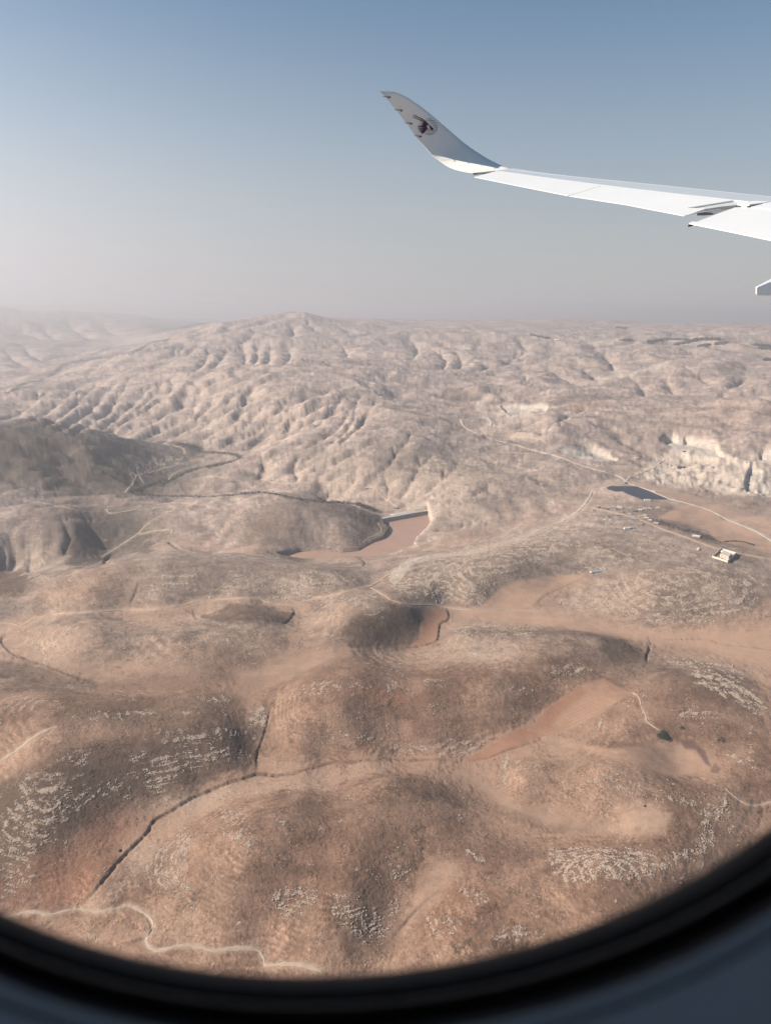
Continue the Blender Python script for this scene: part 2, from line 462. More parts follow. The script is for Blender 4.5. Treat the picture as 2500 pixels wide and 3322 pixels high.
# watercourses seeded down the mountain front and the far spurs; erosion below deepens and branches them
RAV = [('A', [(560, 330), (520, 395), (470, 465), (400, 515), (320, 560)]), ('A', [(500, 345), (430, 420), (350, 490), (265, 545)]), ('A', [(760, 350), (720, 400), (650, 445), (560, 500), (470, 560)]),
       ('A', [(870, 370), (845, 430), (825, 485), (730, 530), (610, 590)]), ('A', [(1010, 390), (965, 465), (885, 525), (800, 560), (700, 600)]), ('A', [(1090, 390), (1045, 465), (985, 515), (890, 585)]),
       ('A', [(1170, 410), (1110, 475), (1060, 530), (980, 565), (880, 610)]), ('A', [(1260, 410), (1190, 485), (1120, 540), (1060, 575), (960, 620)]), ('A', [(1420, 380), (1340, 475), (1250, 530), (1150, 580), (1060, 640)]), ('A', [(1330, 400), (1270, 465), (1200, 520), (1110, 560)]),
       ('A', [(330, 370), (250, 435), (185, 485), (110, 515)]), ('A', [(200, 390), (135, 440), (60, 485), (0, 505)]), ('A', [(410, 360), (340, 425), (260, 490), (190, 530)]), ('A', [(650, 360), (590, 425), (510, 490), (440, 545)]), ('A', [(700, 365), (640, 420), (570, 470)]), ('A', [(820, 380), (780, 440), (700, 490), (620, 530)]), ('A', [(930, 390), (900, 450), (850, 500)]),
       ('A', [(1045, 180), (1060, 225), (1055, 265)]), ('A', [(1110, 180), (1112, 235), (1090, 270)]), ('A', [(1235, 180), (1255, 220), (1230, 265)]), ('A', [(1170, 180), (1165, 230), (1150, 265)]), ('A', [(980, 200), (960, 240), (920, 275)]),
       ('A', [(905, 215), (880, 258), (830, 300)]), ('A', [(800, 190), (760, 215), (700, 240)]), ('A', [(860, 180), (820, 210), (770, 235)]), ('A', [(1560, 400), (1500, 490), (1440, 560), (1330, 620)]), ('A', [(1620, 430), (1560, 520), (1480, 600)]), ('A', [(1500, 390), (1430, 470), (1370, 530)]),
       ('A', [(1480, 190), (1500, 215), (1490, 235)]), ('A', [(1330, 90), (1370, 120), (1420, 140)]), ('A', [(1250, 90), (1270, 120), (1260, 150)]), ('A', [(1100, 120), (1080, 150), (1030, 175)]),
       ('A', [(60, 100), (110, 130), (190, 150)]), ('A', [(150, 90), (200, 120), (240, 150)]), ('A', [(300, 85), (330, 120), (390, 150)]), ('A', [(450, 90), (470, 120), (520, 140)]), ('A', [(20, 200), (60, 240), (120, 270)]), ('A', [(100, 190), (140, 225), (200, 250)]),
       ('M', [(120, 300), (200, 360), (330, 400), (480, 400)]), ('M', [(300, 260), (400, 320), (560, 380), (700, 400)]), ('M', [(60, 400), (220, 440), (380, 470), (560, 540)]), ('M', [(520, 300), (640, 350), (800, 340)]), ('M', [(400, 480), (540, 500), (720, 520)]), ('M', [(0, 480), (120, 530), (260, 580)]),
       ('M', [(400, 760), (450, 860), (420, 980)]), ('M', [(560, 760), (600, 860), (680, 950)]), ('M', [(10, 960), (20, 1020), (10, 1070)]), ('M', [(110, 980), (100, 1050), (80, 1090)]), ('M', [(200, 980), (190, 1060), (200, 1100)]),
       ('N', [(270, 360), (235, 440), (262, 485), (220, 540)]), ('N', [(520, 540), (470, 590), (440, 640)]), ('N', [(650, 420), (625, 520), (560, 570)]), ('N', [(1130, 350), (1045, 440), (1000, 520), (930, 620)]), ('N', [(800, 460), (850, 560), (830, 630)]), ('N', [(640, 40), (600, 160), (480, 270), (290, 390)]), ('N', [(350, 30), (200, 140), (50, 230)]),
       ('N', [(760, 250), (640, 330), (500, 400), (380, 440)]), ('N', [(1000, 250), (900, 330), (860, 400), (760, 470)]), ('N', [(20, 330), (40, 420), (10, 500)]), ('N', [(1300, 420), (1180, 520), (1060, 600), (960, 660)]), ('N', [(1500, 560), (1400, 600), (1250, 640)]), ('N', [(1450, 760), (1350, 800), (1180, 830)]),
       ('B', [(100, 150), (140, 200), (110, 250)]), ('B', [(200, 200), (260, 240), (250, 280)]), ('B', [(300, 210), (330, 250), (320, 280)]), ('B', [(420, 160), (380, 200), (250, 185)]), ('B', [(600, 220), (500, 270), (380, 290)]), ('B', [(560, 150), (600, 190), (620, 205)]), ('B', [(700, 290), (780, 330), (830, 355)]), ('B', [(850, 290), (900, 320), (910, 335)]), ('B', [(640, 330), (560, 370), (440, 380)]),
       ('B', [(1050, 320), (1110, 365), (1120, 400)]), ('B', [(1200, 330), (1240, 380), (1250, 390)]), ('B', [(1450, 400), (1520, 350), (1560, 330)]), ('B', [(1300, 280), (1380, 330), (1420, 350)]), ('B', [(660, 560), (760, 500), (860, 460)]), ('B', [(1280, 200), (1340, 220), (1360, 230)]), ('B', [(900, 200), (960, 240), (990, 290)])]

   
wide = boxblur(boxblur(Zb / RG, 22), 22)
rel = Zb / RG - wide
fl_ = .0045
rel2 = rel * 1.12
rel2 = np.where(rel2 < -fl_, -fl_ - (np.abs(rel2 + fl_)) * .55, rel2)
wn_ = 1 - sstep(math.log(1500), math.log(2000), LL)
Zb = RG * (wide + rel * (1 - wn_) + rel2 * wn_)
kmap = .05 * (.10 + .90 * sstep(math.log(2000), math.log(4200), LL))
Zw = erode(Zb, 14, kmap, .035)
# restore the broad level of the land so that it keeps its place
dz_ = (Zw - Zb) / RG
Zw = Zw - boxblur(boxblur(dz_, 9), 9) * RG * .9

# ------------------------------------------------------------------ terrain: fine vertex grid
az_d = np.arange(-.74, .7401, .0013)
az_c = np.linspace(.74, 2 * math.pi - .74, 62)[1:-1]
VA = np.concatenate([az_d, az_c])
nda = len(az_d)
rows = [20., 60., 120., 200., 280., 340., 380., 410.]
r = 430.
while r < 30000:
    rows.append(r)
    th = math.atan(H / r)
    r *= math.exp(min(.0075, max(.0018, .00125 / (math.sin(th) * math.cos(th)))) if r < 16000 else .02)
rows += list(np.geomspace(30600, 110000, 24))
VR = np.array(rows)
VL = np.log(VR)
NRW, NCL = len(VR), len(VA)


def bspl(x, x0, d, n):
    t = np.clip((x - x0) / d, 0, n - 1.0001)
    i = np.floor(t).astype(int)
    f = t - i
    W = np.zeros((len(x), n))
    w = [(1 - f) ** 3 / 6, (3 * f ** 3 - 6 * f ** 2 + 4) / 6, (-3 * f ** 3 + 3 * f ** 2 + 3 * f + 1) / 6, f ** 3 / 6]
    for k in range(4):
        np.add.at(W, (np.arange(len(x)), np.clip(i + k - 1, 0, n - 1)), w[k])
    return W


va_wrap = np.where(VA > math.pi, VA - 2 * math.pi, VA)
Wl = bspl(VL, GL[0], DG, nl)
Wa = bspl(va_wrap, GA[0], DG, na)
ZV = Wl @ Zw @ Wa.T
ZV *= (1 - sstep(math.log(36000), math.log(60000), VL))[:, None]
ZV -= 250 * sstep(math.log(36000), math.log(60000), VL)[:, None]
A2 = np.broadcast_to(va_wrap[None], (NRW, NCL))
L2 = np.broadcast_to(VL[:, None], (NRW, NCL))
R2 = np.exp(L2)
TH = np.arctan(H / VR)                    # depression of flat ground, one per row
TH2 = np.broadcast_to(TH[:, None], (NRW, NCL))
DEN = slice(0, nda)
VX, VY = R2 * np.sin(A2), R2 * np.cos(A2)


def hit(u, v, Z=None):
    """ground point seen at pixel (u, v): azimuth, distance, height"""
    Z = ZV if Z is None else Z
    a, s = ray_az(u, v)
    j = min(max((a + .74) / .0013, 0), nda - 1.001)
    j0 = int(j)
    f = j - j0
    col = Z[:, j0] * (1 - f) + Z[:, j0 + 1] * f
    g = col - (H + s * VR)
    k = np.argmax((g > 0) & (VR > 300))
    if g[k] <= 0:
        k = NRW - 1
    t = g[k - 1] / (g[k - 1] - g[k]) if k > 0 and g[k] != g[k - 1] else 0
    rr = VR[k - 1] + (VR[k] - VR[k - 1]) * min(max(t, 0), 1)
    return a, rr, H + s * rr


def ground(a, rr, Z=None):
    Z = ZV if Z is None else Z
    j = min(max((a + .74) / .0013, 0), nda - 1.001)
    j0 = int(j)
    f = j - j0
    i = int(np.clip(np.searchsorted(VR, rr) - 1, 0, NRW - 2))
    t = (rr - VR[i]) / (VR[i + 1] - VR[i])
    return ((Z[i, j0] * (1 - f) + Z[i, j0 + 1] * f) * (1 - t) + (Z[i + 1, j0] * (1 - f) + Z[i + 1, j0 + 1] * f) * t)


def xyz(a, rr, z):
    return (rr * math.sin(a), rr * math.cos(a), z)


def ground_xy(x, y):
    return ground(math.atan2(x, y), math.hypot(x, y))


def line_dist(pts, maxpx, multi=False):
    """metres from every terrain vertex to a polyline (or several) of photo pixels laid on the ground"""
    mg = maxpx / FPX
    D = np.full((NRW, nda), 1e9)
    for line in (pts if multi else [pts]):
        P_ = []
        for u, v in line:
            a, rr, z = hit(u, v)
            P_.append((a, math.log(rr)))
        P_ = np.array(P_)
        for k in range(len(P_) - 1):
            p, q = P_[k], P_[k + 1]
            if abs(q[1] - p[1]) > .25:
                continue
            sa, sb = np.searchsorted(az_d, min(p[0], q[0]) - mg), np.searchsorted(az_d, max(p[0], q[0]) + mg)
            sc, sd = np.searchsorted(VL, min(p[1], q[1]) - mg * 3), np.searchsorted(VL, max(p[1], q[1]) + mg * 3)
            if sb <= sa or sd <= sc:
                continue
            x, y = A2[sc:sd, sa:sb] - p[0], L2[sc:sd, sa:sb] - p[1]
            ex, ey = q - p
            t = np.clip((x * ex + y * ey) / (ex * ex + ey * ey + 1e-14), 0, 1)
            d = np.hypot(x - t * ex, y - t * ey) * R2[sc:sd, sa:sb]
            D[sc:sd, sa:sb] = np.minimum(D[sc:sd, sa:sb], d)
    return D, None


def poly_mask(pts, soft=8.0):
    """0..1 inside a polygon of photo pixels laid on the ground; soft edge in photo pixels"""
    P_ = []
    for u, v in pts:
        a, rr, z = hit(u, v)
        P_.append((a, math.atan(H / rr)))
    P_ = np.array(P_)
    sf = soft / FPX
    ja, jb = np.searchsorted(az_d, P_[:, 0].min() - 2 * sf), np.searchsorted(az_d, P_[:, 0].max() + 2 * sf)
    nth = -TH
    ia, ib = np.searchsorted(nth, -P_[:, 1].max() - 2 * sf), np.searchsorted(nth, -P_[:, 1].min() + 2 * sf)
    M = np.zeros((NRW, nda))
    if jb <= ja or ib <= ia:
        return M
    x, y = A2[ia:ib, ja:jb], TH2[ia:ib, ja:jb]
    inside = np.zeros(x.shape, bool)
    dist = np.full(x.shape, 1e9)
    n = len(P_)
    for k in range(n):
        p, q = P_[k], P_[(k + 1) % n]
        c = ((p[1] > y) != (q[1] > y))
        xx = (q[0] - p[0]) * (y - p[1]) / (q[1] - p[1] + 1e-15) + p[0]
        inside ^= (c & (x < xx))
        ex, ey = q - p
        t = np.clip(((x - p[0]) * ex + (y - p[1]) * ey) / (ex * ex + ey * ey + 1e-14), 0, 1)
        dist = np.minimum(dist, np.hypot(x - p[0] - t * ex, y - p[1] - t * ey))
    sd = np.where(inside, dist, -dist)
    M[ia:ib, ja:jb] = sstep(-sf, sf, sd)
    return M


def blob(u, v, ru, rv, rot=0.0):
    a, rr, z = hit(u, v)
    th = math.atan(H / rr)
    x, y = (A2[:, DEN] - a) * FPX / ru, (TH2[:, DEN] - th) * FPX / rv
    if rot:
        x = (A2[:, DEN] - a) * FPX
        y = (TH2[:, DEN] - th) * FPX
        c, s = math.cos(rot), math.sin(rot)
        x, y = (x * c + y * s) / ru, (-x * s + y * c) / rv
    return np.exp(-(x * x + y * y))


# --- fine relief on the dense fan
Ad, Ld, Rd = A2[:, DEN], L2[:, DEN], R2[:, DEN]
nf = fbm(Ad * 110, Ld * 80, 5, .6, 2.2)
rg2 = .35 + .65 * sstep(math.log(2200), math.log(4200), Ld)
ZV[:, DEN] += Rd * rg2 * nf * .0016 * (1 - .6 * sstep(math.log(9000), math.log(13000), Ld))

# --- ravines: V shaped, heads shallow, mouths deep, with wavering banks
wob = perlin(Ad * 70, Ld * 55)
RAVD = np.zeros((NRW, nda))
for t, p in RAV:
    px = spline(T(t, p), 5)
    px = [q + np.array((random.gauss(0, 1.6), random.gauss(0, .9))) for q in px]
    n_h = max(2, len(px) // 3)
    deep = None
    for part, k_r in ((px[:n_h + 1], .55), (px[n_h:], 1.0)):
        D, sd = line_dist(part, 110)
        w = Rd * .0058 * (1 + .5 * wob)
        f_ = np.exp(-D / w) * k_r
        deep = f_ if deep is None else np.maximum(deep, f_)
    # tributaries joining from both sides
    br = []
    step = np.hypot(*(px[-1] - px[0]))
    for _ in range(4 if step > 60 else 2):
        k = random.randrange(1, max(2, int(len(px) * .85)))
        tg = px[k - 1] - px[k]
        tg = tg / (np.hypot(*tg) + 1e-6)
        sd_ = random.choice((-1, 1))
        an = sd_ * random.uniform(.5, 1.0)
        d_ = np.array((tg[0] * math.cos(an) - tg[1] * math.sin(an), (tg[0] * math.sin(an) + tg[1] * math.cos(an)) * .6))
        ln = random.uniform(.10, .24) * min(step, 190) + 6
        br.append([px[k], px[k] + d_ * ln * .5 + np.array((random.gauss(0, 2), random.gauss(0, 1))), px[k] + d_ * ln])
    D, sd = line_dist(br, 60, True)
    deep = np.maximum(deep, .5 * np.exp(-D / (Rd * .0036)))
    RAVD = np.maximum(RAVD, deep)
ZV[:, DEN] -= RAVD * Rd * .0052 * (1 + .45 * fbm(Ad * 22, Ld * 18, 3, .5, 51.))

# --- creased small relief (rounded spurs, sharp rills)
wq = .006 * perlin(Ad * 60, Ld * 50)
bil = np.abs(perlin((Ad + wq) * 46, (Ld - wq) * 30)) * .0007 + np.abs(perlin((Ad - wq) * 104 + 5, (Ld + wq) * 66)) * .0009 + np.abs(perlin((Ad + wq) * 230 + 9, Ld * 150)) * .0006
bamp = .45 + .55 * sstep(math.log(2000), math.log(3200), Ld)
ZV[:, DEN] += Rd * bil * bamp * (1 - .6 * sstep(math.log(10000), math.log(14000), Ld))
# --- rock ledges stepping along the contours
LAM = 2.9 * np.clip(Rd / 900, .8, 9) ** .85
zl = ZV[:, DEN] + .9 * LAM * fbm(Ad * 26, Ld * 22, 5, .6, 61.)
lg = sstep(-.12, .22, fbm(Ad * 15, Ld * 13, 4, .6, 63.)) * (.35 + .65 * sstep(-.25, .15, fbm(Ad * 60, Ld * 60, 3, .6, 64.))) * (1 - .75 * sstep(math.log(2600), math.log(5000), Ld))
ZV[:, DEN] += lg * (.62 * LAM / (2 * math.pi)) * np.sin(2 * math.pi * zl / LAM)

# --- flat fields and valley floors are smooth: (tile, polygon)
FIELDS = {
    'valley': ('G', [(280, 175), (430, 165), (620, 172), (700, 195), (850, 230), (960, 240), (1140, 285), (1300, 262), (1400, 265), (1560, 268), (1665, 215), (1700, 440), (1550, 390), (1400, 345), (1200, 315), (1130, 310), (1060, 295), (940, 280), (700, 240), (450, 212)]),
    'upper': ('G', [(415, 162), (470, 100), (520, 60), (640, 35), (760, 20), (870, 10), (840, 40), (740, 70), (680, 110), (630, 160), (560, 170)]),
    'small': ('G', [(150, 180), (170, 163), (260, 165), (275, 205), (235, 245), (220, 300), (190, 322), (110, 328), (150, 290), (155, 240)]),
    'red': ('G', [(340, 818), (470, 745), (560, 690), (680, 655), (745, 690), (560, 765), (440, 812), (380, 824)]),
    'striped': ('G', [(610, 690), (700, 590), (860, 490), (940, 468), (1065, 530), (960, 592), (880, 640), (780, 702), (700, 715)]),
    'right': ('G', [(700, 722), (860, 752), (1000, 777), (1150, 748), (1290, 740), (1360, 790), (1425, 830), (1400, 862), (1200, 892), (1100, 850), (950, 812), (820, 765)]),
    'plain': ('D', [(1180, 440), (1280, 380), (1300, 375), (1400, 412), (1500, 462), (1600, 505), (1665, 548), (1700, 600), (1560, 570), (1430, 540), (1380, 490), (1280, 460)]),
    'beyond': ('D', [(1050, 285), (1120, 300), (1200, 310), (1330, 345), (1400, 370), (1540, 420), (1700, 450), (1700, 540), (1600, 490), (1500, 450), (1300, 372), (1140, 318)]),
    'solar': ('D', [(940, 312), (975, 300), (1090, 302), (1230, 358), (1100, 362), (1010, 335)]),
    'fan': ('A', [(500, 190), (700, 135), (600, 90), (400, 130), (380, 160)]),
    'wedge': ('K', [(960, 265), (1045, 165), (1180, 150), (1230, 200), (1180, 265), (1080, 290)]),
    'strip': ('K', [(330, 0), (400, 30), (480, 90), (560, 140), (680, 190), (800, 220), (960, 240), (960, 262), (800, 250), (680, 225), (560, 175), (470, 120), (390, 50), (300, 10)]),
    'chute': ('K', [(160, 450), (200, 390), (320, 400), (300, 470), (230, 560), (130, 650), (30, 740), (0, 750), (60, 650), (120, 560)]),
    'saddle': ('E', [(1030, 450), (1200, 395), (1340, 350), (1480, 345), (1520, 370), (1380, 420), (1250, 475), (1150, 480), (1060, 470)]),
}
FSOFT = {'saddle': 34, 'chute': 30, 'wedge': 26, 'strip': 20, 'right': 14, 'valley': 12, 'fan': 14, 'beyond': 10}
FM = {k: poly_mask(T(t, p), FSOFT.get(k, 5)) for k, (t, p) in FIELDS.items()}
flat = np.zeros((NRW, nda))
for k in FM:
    flat = np.maximum(flat, FM[k])


def smooth_rows(Z, n):
    for _ in range(n):
        Zp = np.pad(Z, 1, 'edge')
        Z = (Zp[:-2, 1:-1] + Zp[2:, 1:-1] + Zp[1:-1, :-2] + Zp[1:-1, 2:] + 2 * Z) / 6
    return Z


ZV[:, DEN] = ZV[:, DEN] * (1 - flat) + smooth_rows(ZV[:, DEN], 40) * flat

sm_ = FM['solar'] > .6
SOLAR_Z = float(np.mean(ZV[:, DEN][sm_]))
_m = poly_mask(T(*FIELDS['solar']), 14)
_m = np.clip(_m * 1.6, 0, 1)
ZV[:, DEN] = ZV[:, DEN] * (1 - _m) + SOLAR_Z * _m

# --- reservoir basin
WATER_Z = -60.0
SHORE = [(1247, 1692), (1300, 1677), (1369, 1664), (1386, 1662), (1390, 1680), (1398, 1700), (1380, 1722), (1350, 1745), (1340, 1760), (1345, 1772), (1300, 1786), (1255, 1800), (1190, 1806), (1110, 1808), (990, 1809), (905, 1810), (935, 1800), (975, 1790), (1040, 1787), (1110, 1793), (1165, 1788), (1195, 1772), (1215, 1760), (1245, 1748), (1262, 1728), (1264, 1722), (1250, 1705)]


def plane_pt(u, v, z):
    a, s = ray_az(u, v)
    rr = (z - H) / s
    return a, rr


def plane_mask(pts, z, soft):
    global hit
    old = hit
    hit = lambda u, v, Z=None: (*plane_pt(u, v, z), z)
    m = poly_mask(pts, soft)
    hit = old
    return m


WM = plane_mask(SHORE, WATER_Z, 3.0)
WM_wide = plane_mask(SHORE, WATER_Z, 26.0)
Zd = ZV[:, DEN]
shore_lift = np.maximum(Zd, WATER_Z + .8)
near_w = sstep(.02, .25, WM_wide)
Zd = Zd * (1 - near_w) + shore_lift * near_w
Zd = Zd * (1 - WM) + (WATER_Z - 5) * WM
ZV[:, DEN] = Zd

# --- quarry pits: floor, steep walls
QUARRY = T('Q', [(-20, 600), (150, 400), (420, 340), (330, 210), (260, 165), (400, 110), (560, 150), (800, 180), (960, 230), (1020, 330), (1150, 400), (1300, 380), (1420, 340), (1560, 330), (1700, 330), (1700, 900), (1400, 900), (1150, 900), (950, 880), (880, 800), (600, 790), (400, 760), (200, 760), (80, 700)])
QM = poly_mask(QUARRY, 7)
PIT1 = T('Q', [(232, 172), (300, 118), (400, 105), (450, 130), (470, 165), (540, 165), (560, 150), (800, 190), (960, 235), (1010, 330), (1060, 400), (900, 400), (700, 380), (500, 330), (440, 330), (400, 270), (350, 235)])
PM1 = poly_mask(PIT1, 2.2)
CLIFF = T('Q', [(1400, 520), (1440, 510), (1560, 600), (1700, 640), (1800, 700), (1800, 900), (1350, 860), (1330, 700)])
PM2 = poly_mask(CLIFF, 2.5)
PIT3 = T('Q', [(1520, 360), (1560, 310), (1640, 285), (1720, 290), (1720, 420), (1600, 440), (1520, 420)])
PM3 = poly_mask(PIT3, 2.2)
PIT4 = T('D', [(740, 148), (770, 132), (880, 122), (895, 128), (960, 160), (1000, 185), (900, 190), (800, 165)])
PM4 = poly_mask(PIT4, 2.2)
PIT5 = T('B', [(500, 450), (560, 437), (660, 440), (700, 450), (690, 470), (600, 480), (520, 470)])
PM5 = poly_mask(PIT5, 2.2)
Zd = ZV[:, DEN]
qn = fbm(Ad * 60, Ld * 34, 4, .55, 4.4)
qr = np.abs(fbm(Ad * 150, Ld * 70, 3, .5, 6.4))
Zd = Zd + QM * (qn * 12 + qr * 5 - 2)
for x, y, ru, rv, hh in ((735, 545, 26, 8, 13), (640, 700, 26, 7, 13), (1060, 660, 40, 9, 12), (820, 640, 36, 8, 11), (560, 690, 22, 6, 10), (1100, 540, 22, 6, 10), (960, 545, 16, 5, 9), (880, 545, 12, 5, 9), (1240, 840, 26, 8, 11), (1380, 850, 14, 7, 11), (800, 850, 14, 5, 9), (150, 700, 26, 8, 12), (300, 640, 22, 7, 9), (420, 600, 18, 6, 9), (1350, 480, 14, 5, 8), (600, 380, 14, 5, 8), (1200, 430, 30, 6, 9), (980, 730, 12, 5, 8), (860, 760, 12, 4, 7), (1480, 800, 12, 6, 9), (100, 490, 20, 6, 9), (-60, 420, 24, 6, 10), (680, 330, 20, 4, -7), (1080, 410, 10, 4, -8)):
    uq, vq = T('Q', [(x, y)])[0]
    Zd = Zd + hh * np.power(blob(uq, vq, ru * .5, rv * .5), .8)
Zd = Zd * (1 - PM1) + np.minimum(Zd, 36 + qn * 8) * PM1
Zd = Zd * (1 - PM2) + np.minimum(Zd, Zd - 13 + qn * 4) * PM2
Zd = Zd * (1 - PM3) + np.minimum(Zd, Zd - 13) * PM3
Zd = Zd * (1 - PM4) + (Zd - 13) * PM4
Zd = Zd * (1 - PM5) + (Zd - 22) * PM5
ZV[:, DEN] = Zd

# --- incised gullies: (tile, points, half width m, depth m)
GULLY = [
    ('J', [(340, 590), (420, 510), (500, 410), (580, 325), (640, 265), (670, 215), (750, 170), (820, 125), (890, 95), (970, 60), (1050, 35), (1120, 15), (1200, 22), (1290, 12)], 3.6, 4.5),
    ('E', [(1180, 890), (1290, 870), (1360, 855), (1420, 835), (1500, 830), (1600, 822), (1665, 820)], 2.6, 2.6),
    ('G', [(0, 815), (100, 820), (200, 818), (290, 822)], 2.4, 2.2),
    ('E', [(1110, 880), (1112, 800), (1128, 750), (1148, 690), (1160, 640), (1180, 560)], 3.4, 3.4),
    ('G', [(262, 162), (275, 190), (270, 215), (240, 230), (232, 270), (225, 300), (190, 318), (130, 330), (60, 335)], 3.4, 4.0),
    ('J', [(520, 770), (570, 745), (630, 720), (655, 690), (650, 650), (605, 612)], 3.0, 3.5),
    ('J', [(1112, 772), (1135, 805), (1150, 842)], 2.6, 3.2),
    ('E', [(20, 275), (10, 310), (60, 360), (140, 392), (220, 415), (300, 450), (400, 480), (440, 490)], 4.5, 4.0),
    ('E', [(600, 45), (590, 90), (570, 130), (560, 165)], 4.5, 4.0),
    ('G', [(1200, 300), (1380, 298), (1450, 320), (1560, 330), (1665, 345)], 2.5, 2.0),
    ('G', [(1130, 310), (1140, 340), (1128, 370), (1130, 405)], 4.0, 4.0),
    ('G', [(1130, 285), (1145, 320), (1135, 345)], 3.0, 2.5),
    ('K', [(0, 760), (60, 690), (120, 620), (180, 560), (230, 520)], 2.4, 2.2),
    ('K', [(285, 800), (350, 750), (420, 690), (470, 650)], 2.2, 1.6),
    ('G', [(380, 822), (450, 808), (520, 780), (600, 755), (650, 740)], 1.8, 1.3),
    ('E', [(1265, 160), (1272, 185), (1240, 225), (1200, 236)], 4.5, 4.5),
    ('E', [(835, 165), (838, 190), (850, 215)], 3.0, 2.6),
    ('E', [(705, 170), (690, 205)], 2.2, 1.8),
    ('N', [(640, 1010), (700, 1045), (680, 1075)], 5, 4),
    ('C', [(450, 640), (480, 600), (560, 560), (640, 520)], 10, 10),
    ('C', [(840, 590), (780, 575), (730, 545), (700, 545)], 9, 9),
    ('G', [(640, 150), (690, 110), (760, 75), (840, 38)], 2.2, 1.6),
]
GD = np.zeros((NRW, nda))
for t, p, w, dp in GULLY:
    D, sd = line_dist([q for q in spline(T(t, p), 5)], 60)
    w, dp = w * .55, dp * .62
    ends = [hit(*T(t, [p[k]])[0]) for k in (0, -1)]
    tap = np.ones((NRW, nda))
    for a_e, r_e, z_e in ends:
        de = np.hypot(VX[:, DEN] - r_e * math.sin(a_e), VY[:, DEN] - r_e * math.cos(a_e))
        tap *= sstep(0, 40, de)
    m = np.where(D < 1e8, np.exp(-np.power(D / w, 3)), 0) * (.85 + .7 * perlin(Ad * 140, Ld * 120)) * (.12 + .88 * tap)
    ZV[:, DEN] -= np.clip(m, 0, 1.3) * dp
    GD = np.maximum(GD, np.exp(-(D / (w * 1.6)) ** 2))

print('terrain', NRW, NCL, NRW * NCL)

# ------------------------------------------------------------------ terrain: ground colour
dzl = np.gradient(ZV[:, DEN], axis=0) / np.gradient(VR)[:, None]
dza = np.gradient(ZV[:, DEN], axis=1) / (Rd * .0013)
slope = np.hypot(dzl, dza)
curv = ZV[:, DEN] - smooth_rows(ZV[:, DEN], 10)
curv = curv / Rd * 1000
COL = {'tan': (.325, .200, .138), 'brown': (.215, .128, .088), 'umber': (.112, .076, .057), 'red': (.35, .172, .106), 'field': (.47, .295, .205), 'pale': (.49, .37, .285), 'cream': (.58, .465, .375), 'light': (.40, .268, .192),
       'olive': (.112, .094, .075), 'greyg': (.225, .166, .132), 'farl': (.49, .372, .313), 'fard': (.35, .268, .228), 'plough': (.15, .09, .075), 'river': (.06, .057, .047), 'gravel': (.58, .49, .41)}
COL = {k: np.array(v) for k, v in COL.items()}
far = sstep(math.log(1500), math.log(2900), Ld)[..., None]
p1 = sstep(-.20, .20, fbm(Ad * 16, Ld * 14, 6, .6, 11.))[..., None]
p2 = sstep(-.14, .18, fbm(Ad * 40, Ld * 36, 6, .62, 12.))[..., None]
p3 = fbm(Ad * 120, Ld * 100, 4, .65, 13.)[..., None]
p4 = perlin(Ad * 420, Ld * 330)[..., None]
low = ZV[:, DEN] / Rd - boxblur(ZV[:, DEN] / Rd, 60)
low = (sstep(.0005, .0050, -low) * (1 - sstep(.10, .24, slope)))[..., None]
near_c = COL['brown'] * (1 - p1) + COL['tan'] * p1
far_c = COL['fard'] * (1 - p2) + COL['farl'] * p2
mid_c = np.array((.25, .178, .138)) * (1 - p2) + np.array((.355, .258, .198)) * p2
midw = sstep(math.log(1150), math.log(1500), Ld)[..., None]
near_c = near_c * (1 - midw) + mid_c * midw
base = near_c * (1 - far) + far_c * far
tone = sstep(.02, .12, fbm(Ad * 30, Ld * 44, 6, .62, 71.))[..., None]
base = base * (1 + .24 * p3 + .12 * p4) * (1 - .10 * tone)
tone2 = sstep(.10, .16, fbm(Ad * 62, Ld * 90, 5, .62, 73.))[..., None]
base = base * (1 - .11 * tone2)
ledge = (lg * np.clip(np.cos(2 * math.pi * zl / LAM), -1, 1))[..., None]
base = base * (1 + .16 * ledge)
lowk = low * (1 - .55 * far) * .62
base = base * (1 - lowk) + COL['field'] * (1 + .12 * p3) * lowk
steep = sstep(.28, .6, slope)[..., None] * (.25 + .75 * far)
base = base * (1 - .45 * steep) + COL['pale'] * .45 * steep
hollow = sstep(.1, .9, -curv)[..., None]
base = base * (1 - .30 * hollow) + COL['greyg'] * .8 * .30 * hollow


def paint(mask, col, k=1.0):
    global base
    c = COL[col] if isinstance(col, str) else np.array(col)
    m = np.clip(mask, 0, 1)[..., None] * k
    base = base * (1 - m) + c * (1 + .10 * p3) * m


rgn = fbm(Ad * 44, Ld * 40, 6, .62, 77.)


def ragged(m, k=.5):
    """irregular edge: push a soft mask through the soil noise"""
    return sstep(.24, .72, np.clip(m, 0, 1) + (k * 1.5 * rgn + .35 * p3[..., 0]) * (m > .004))


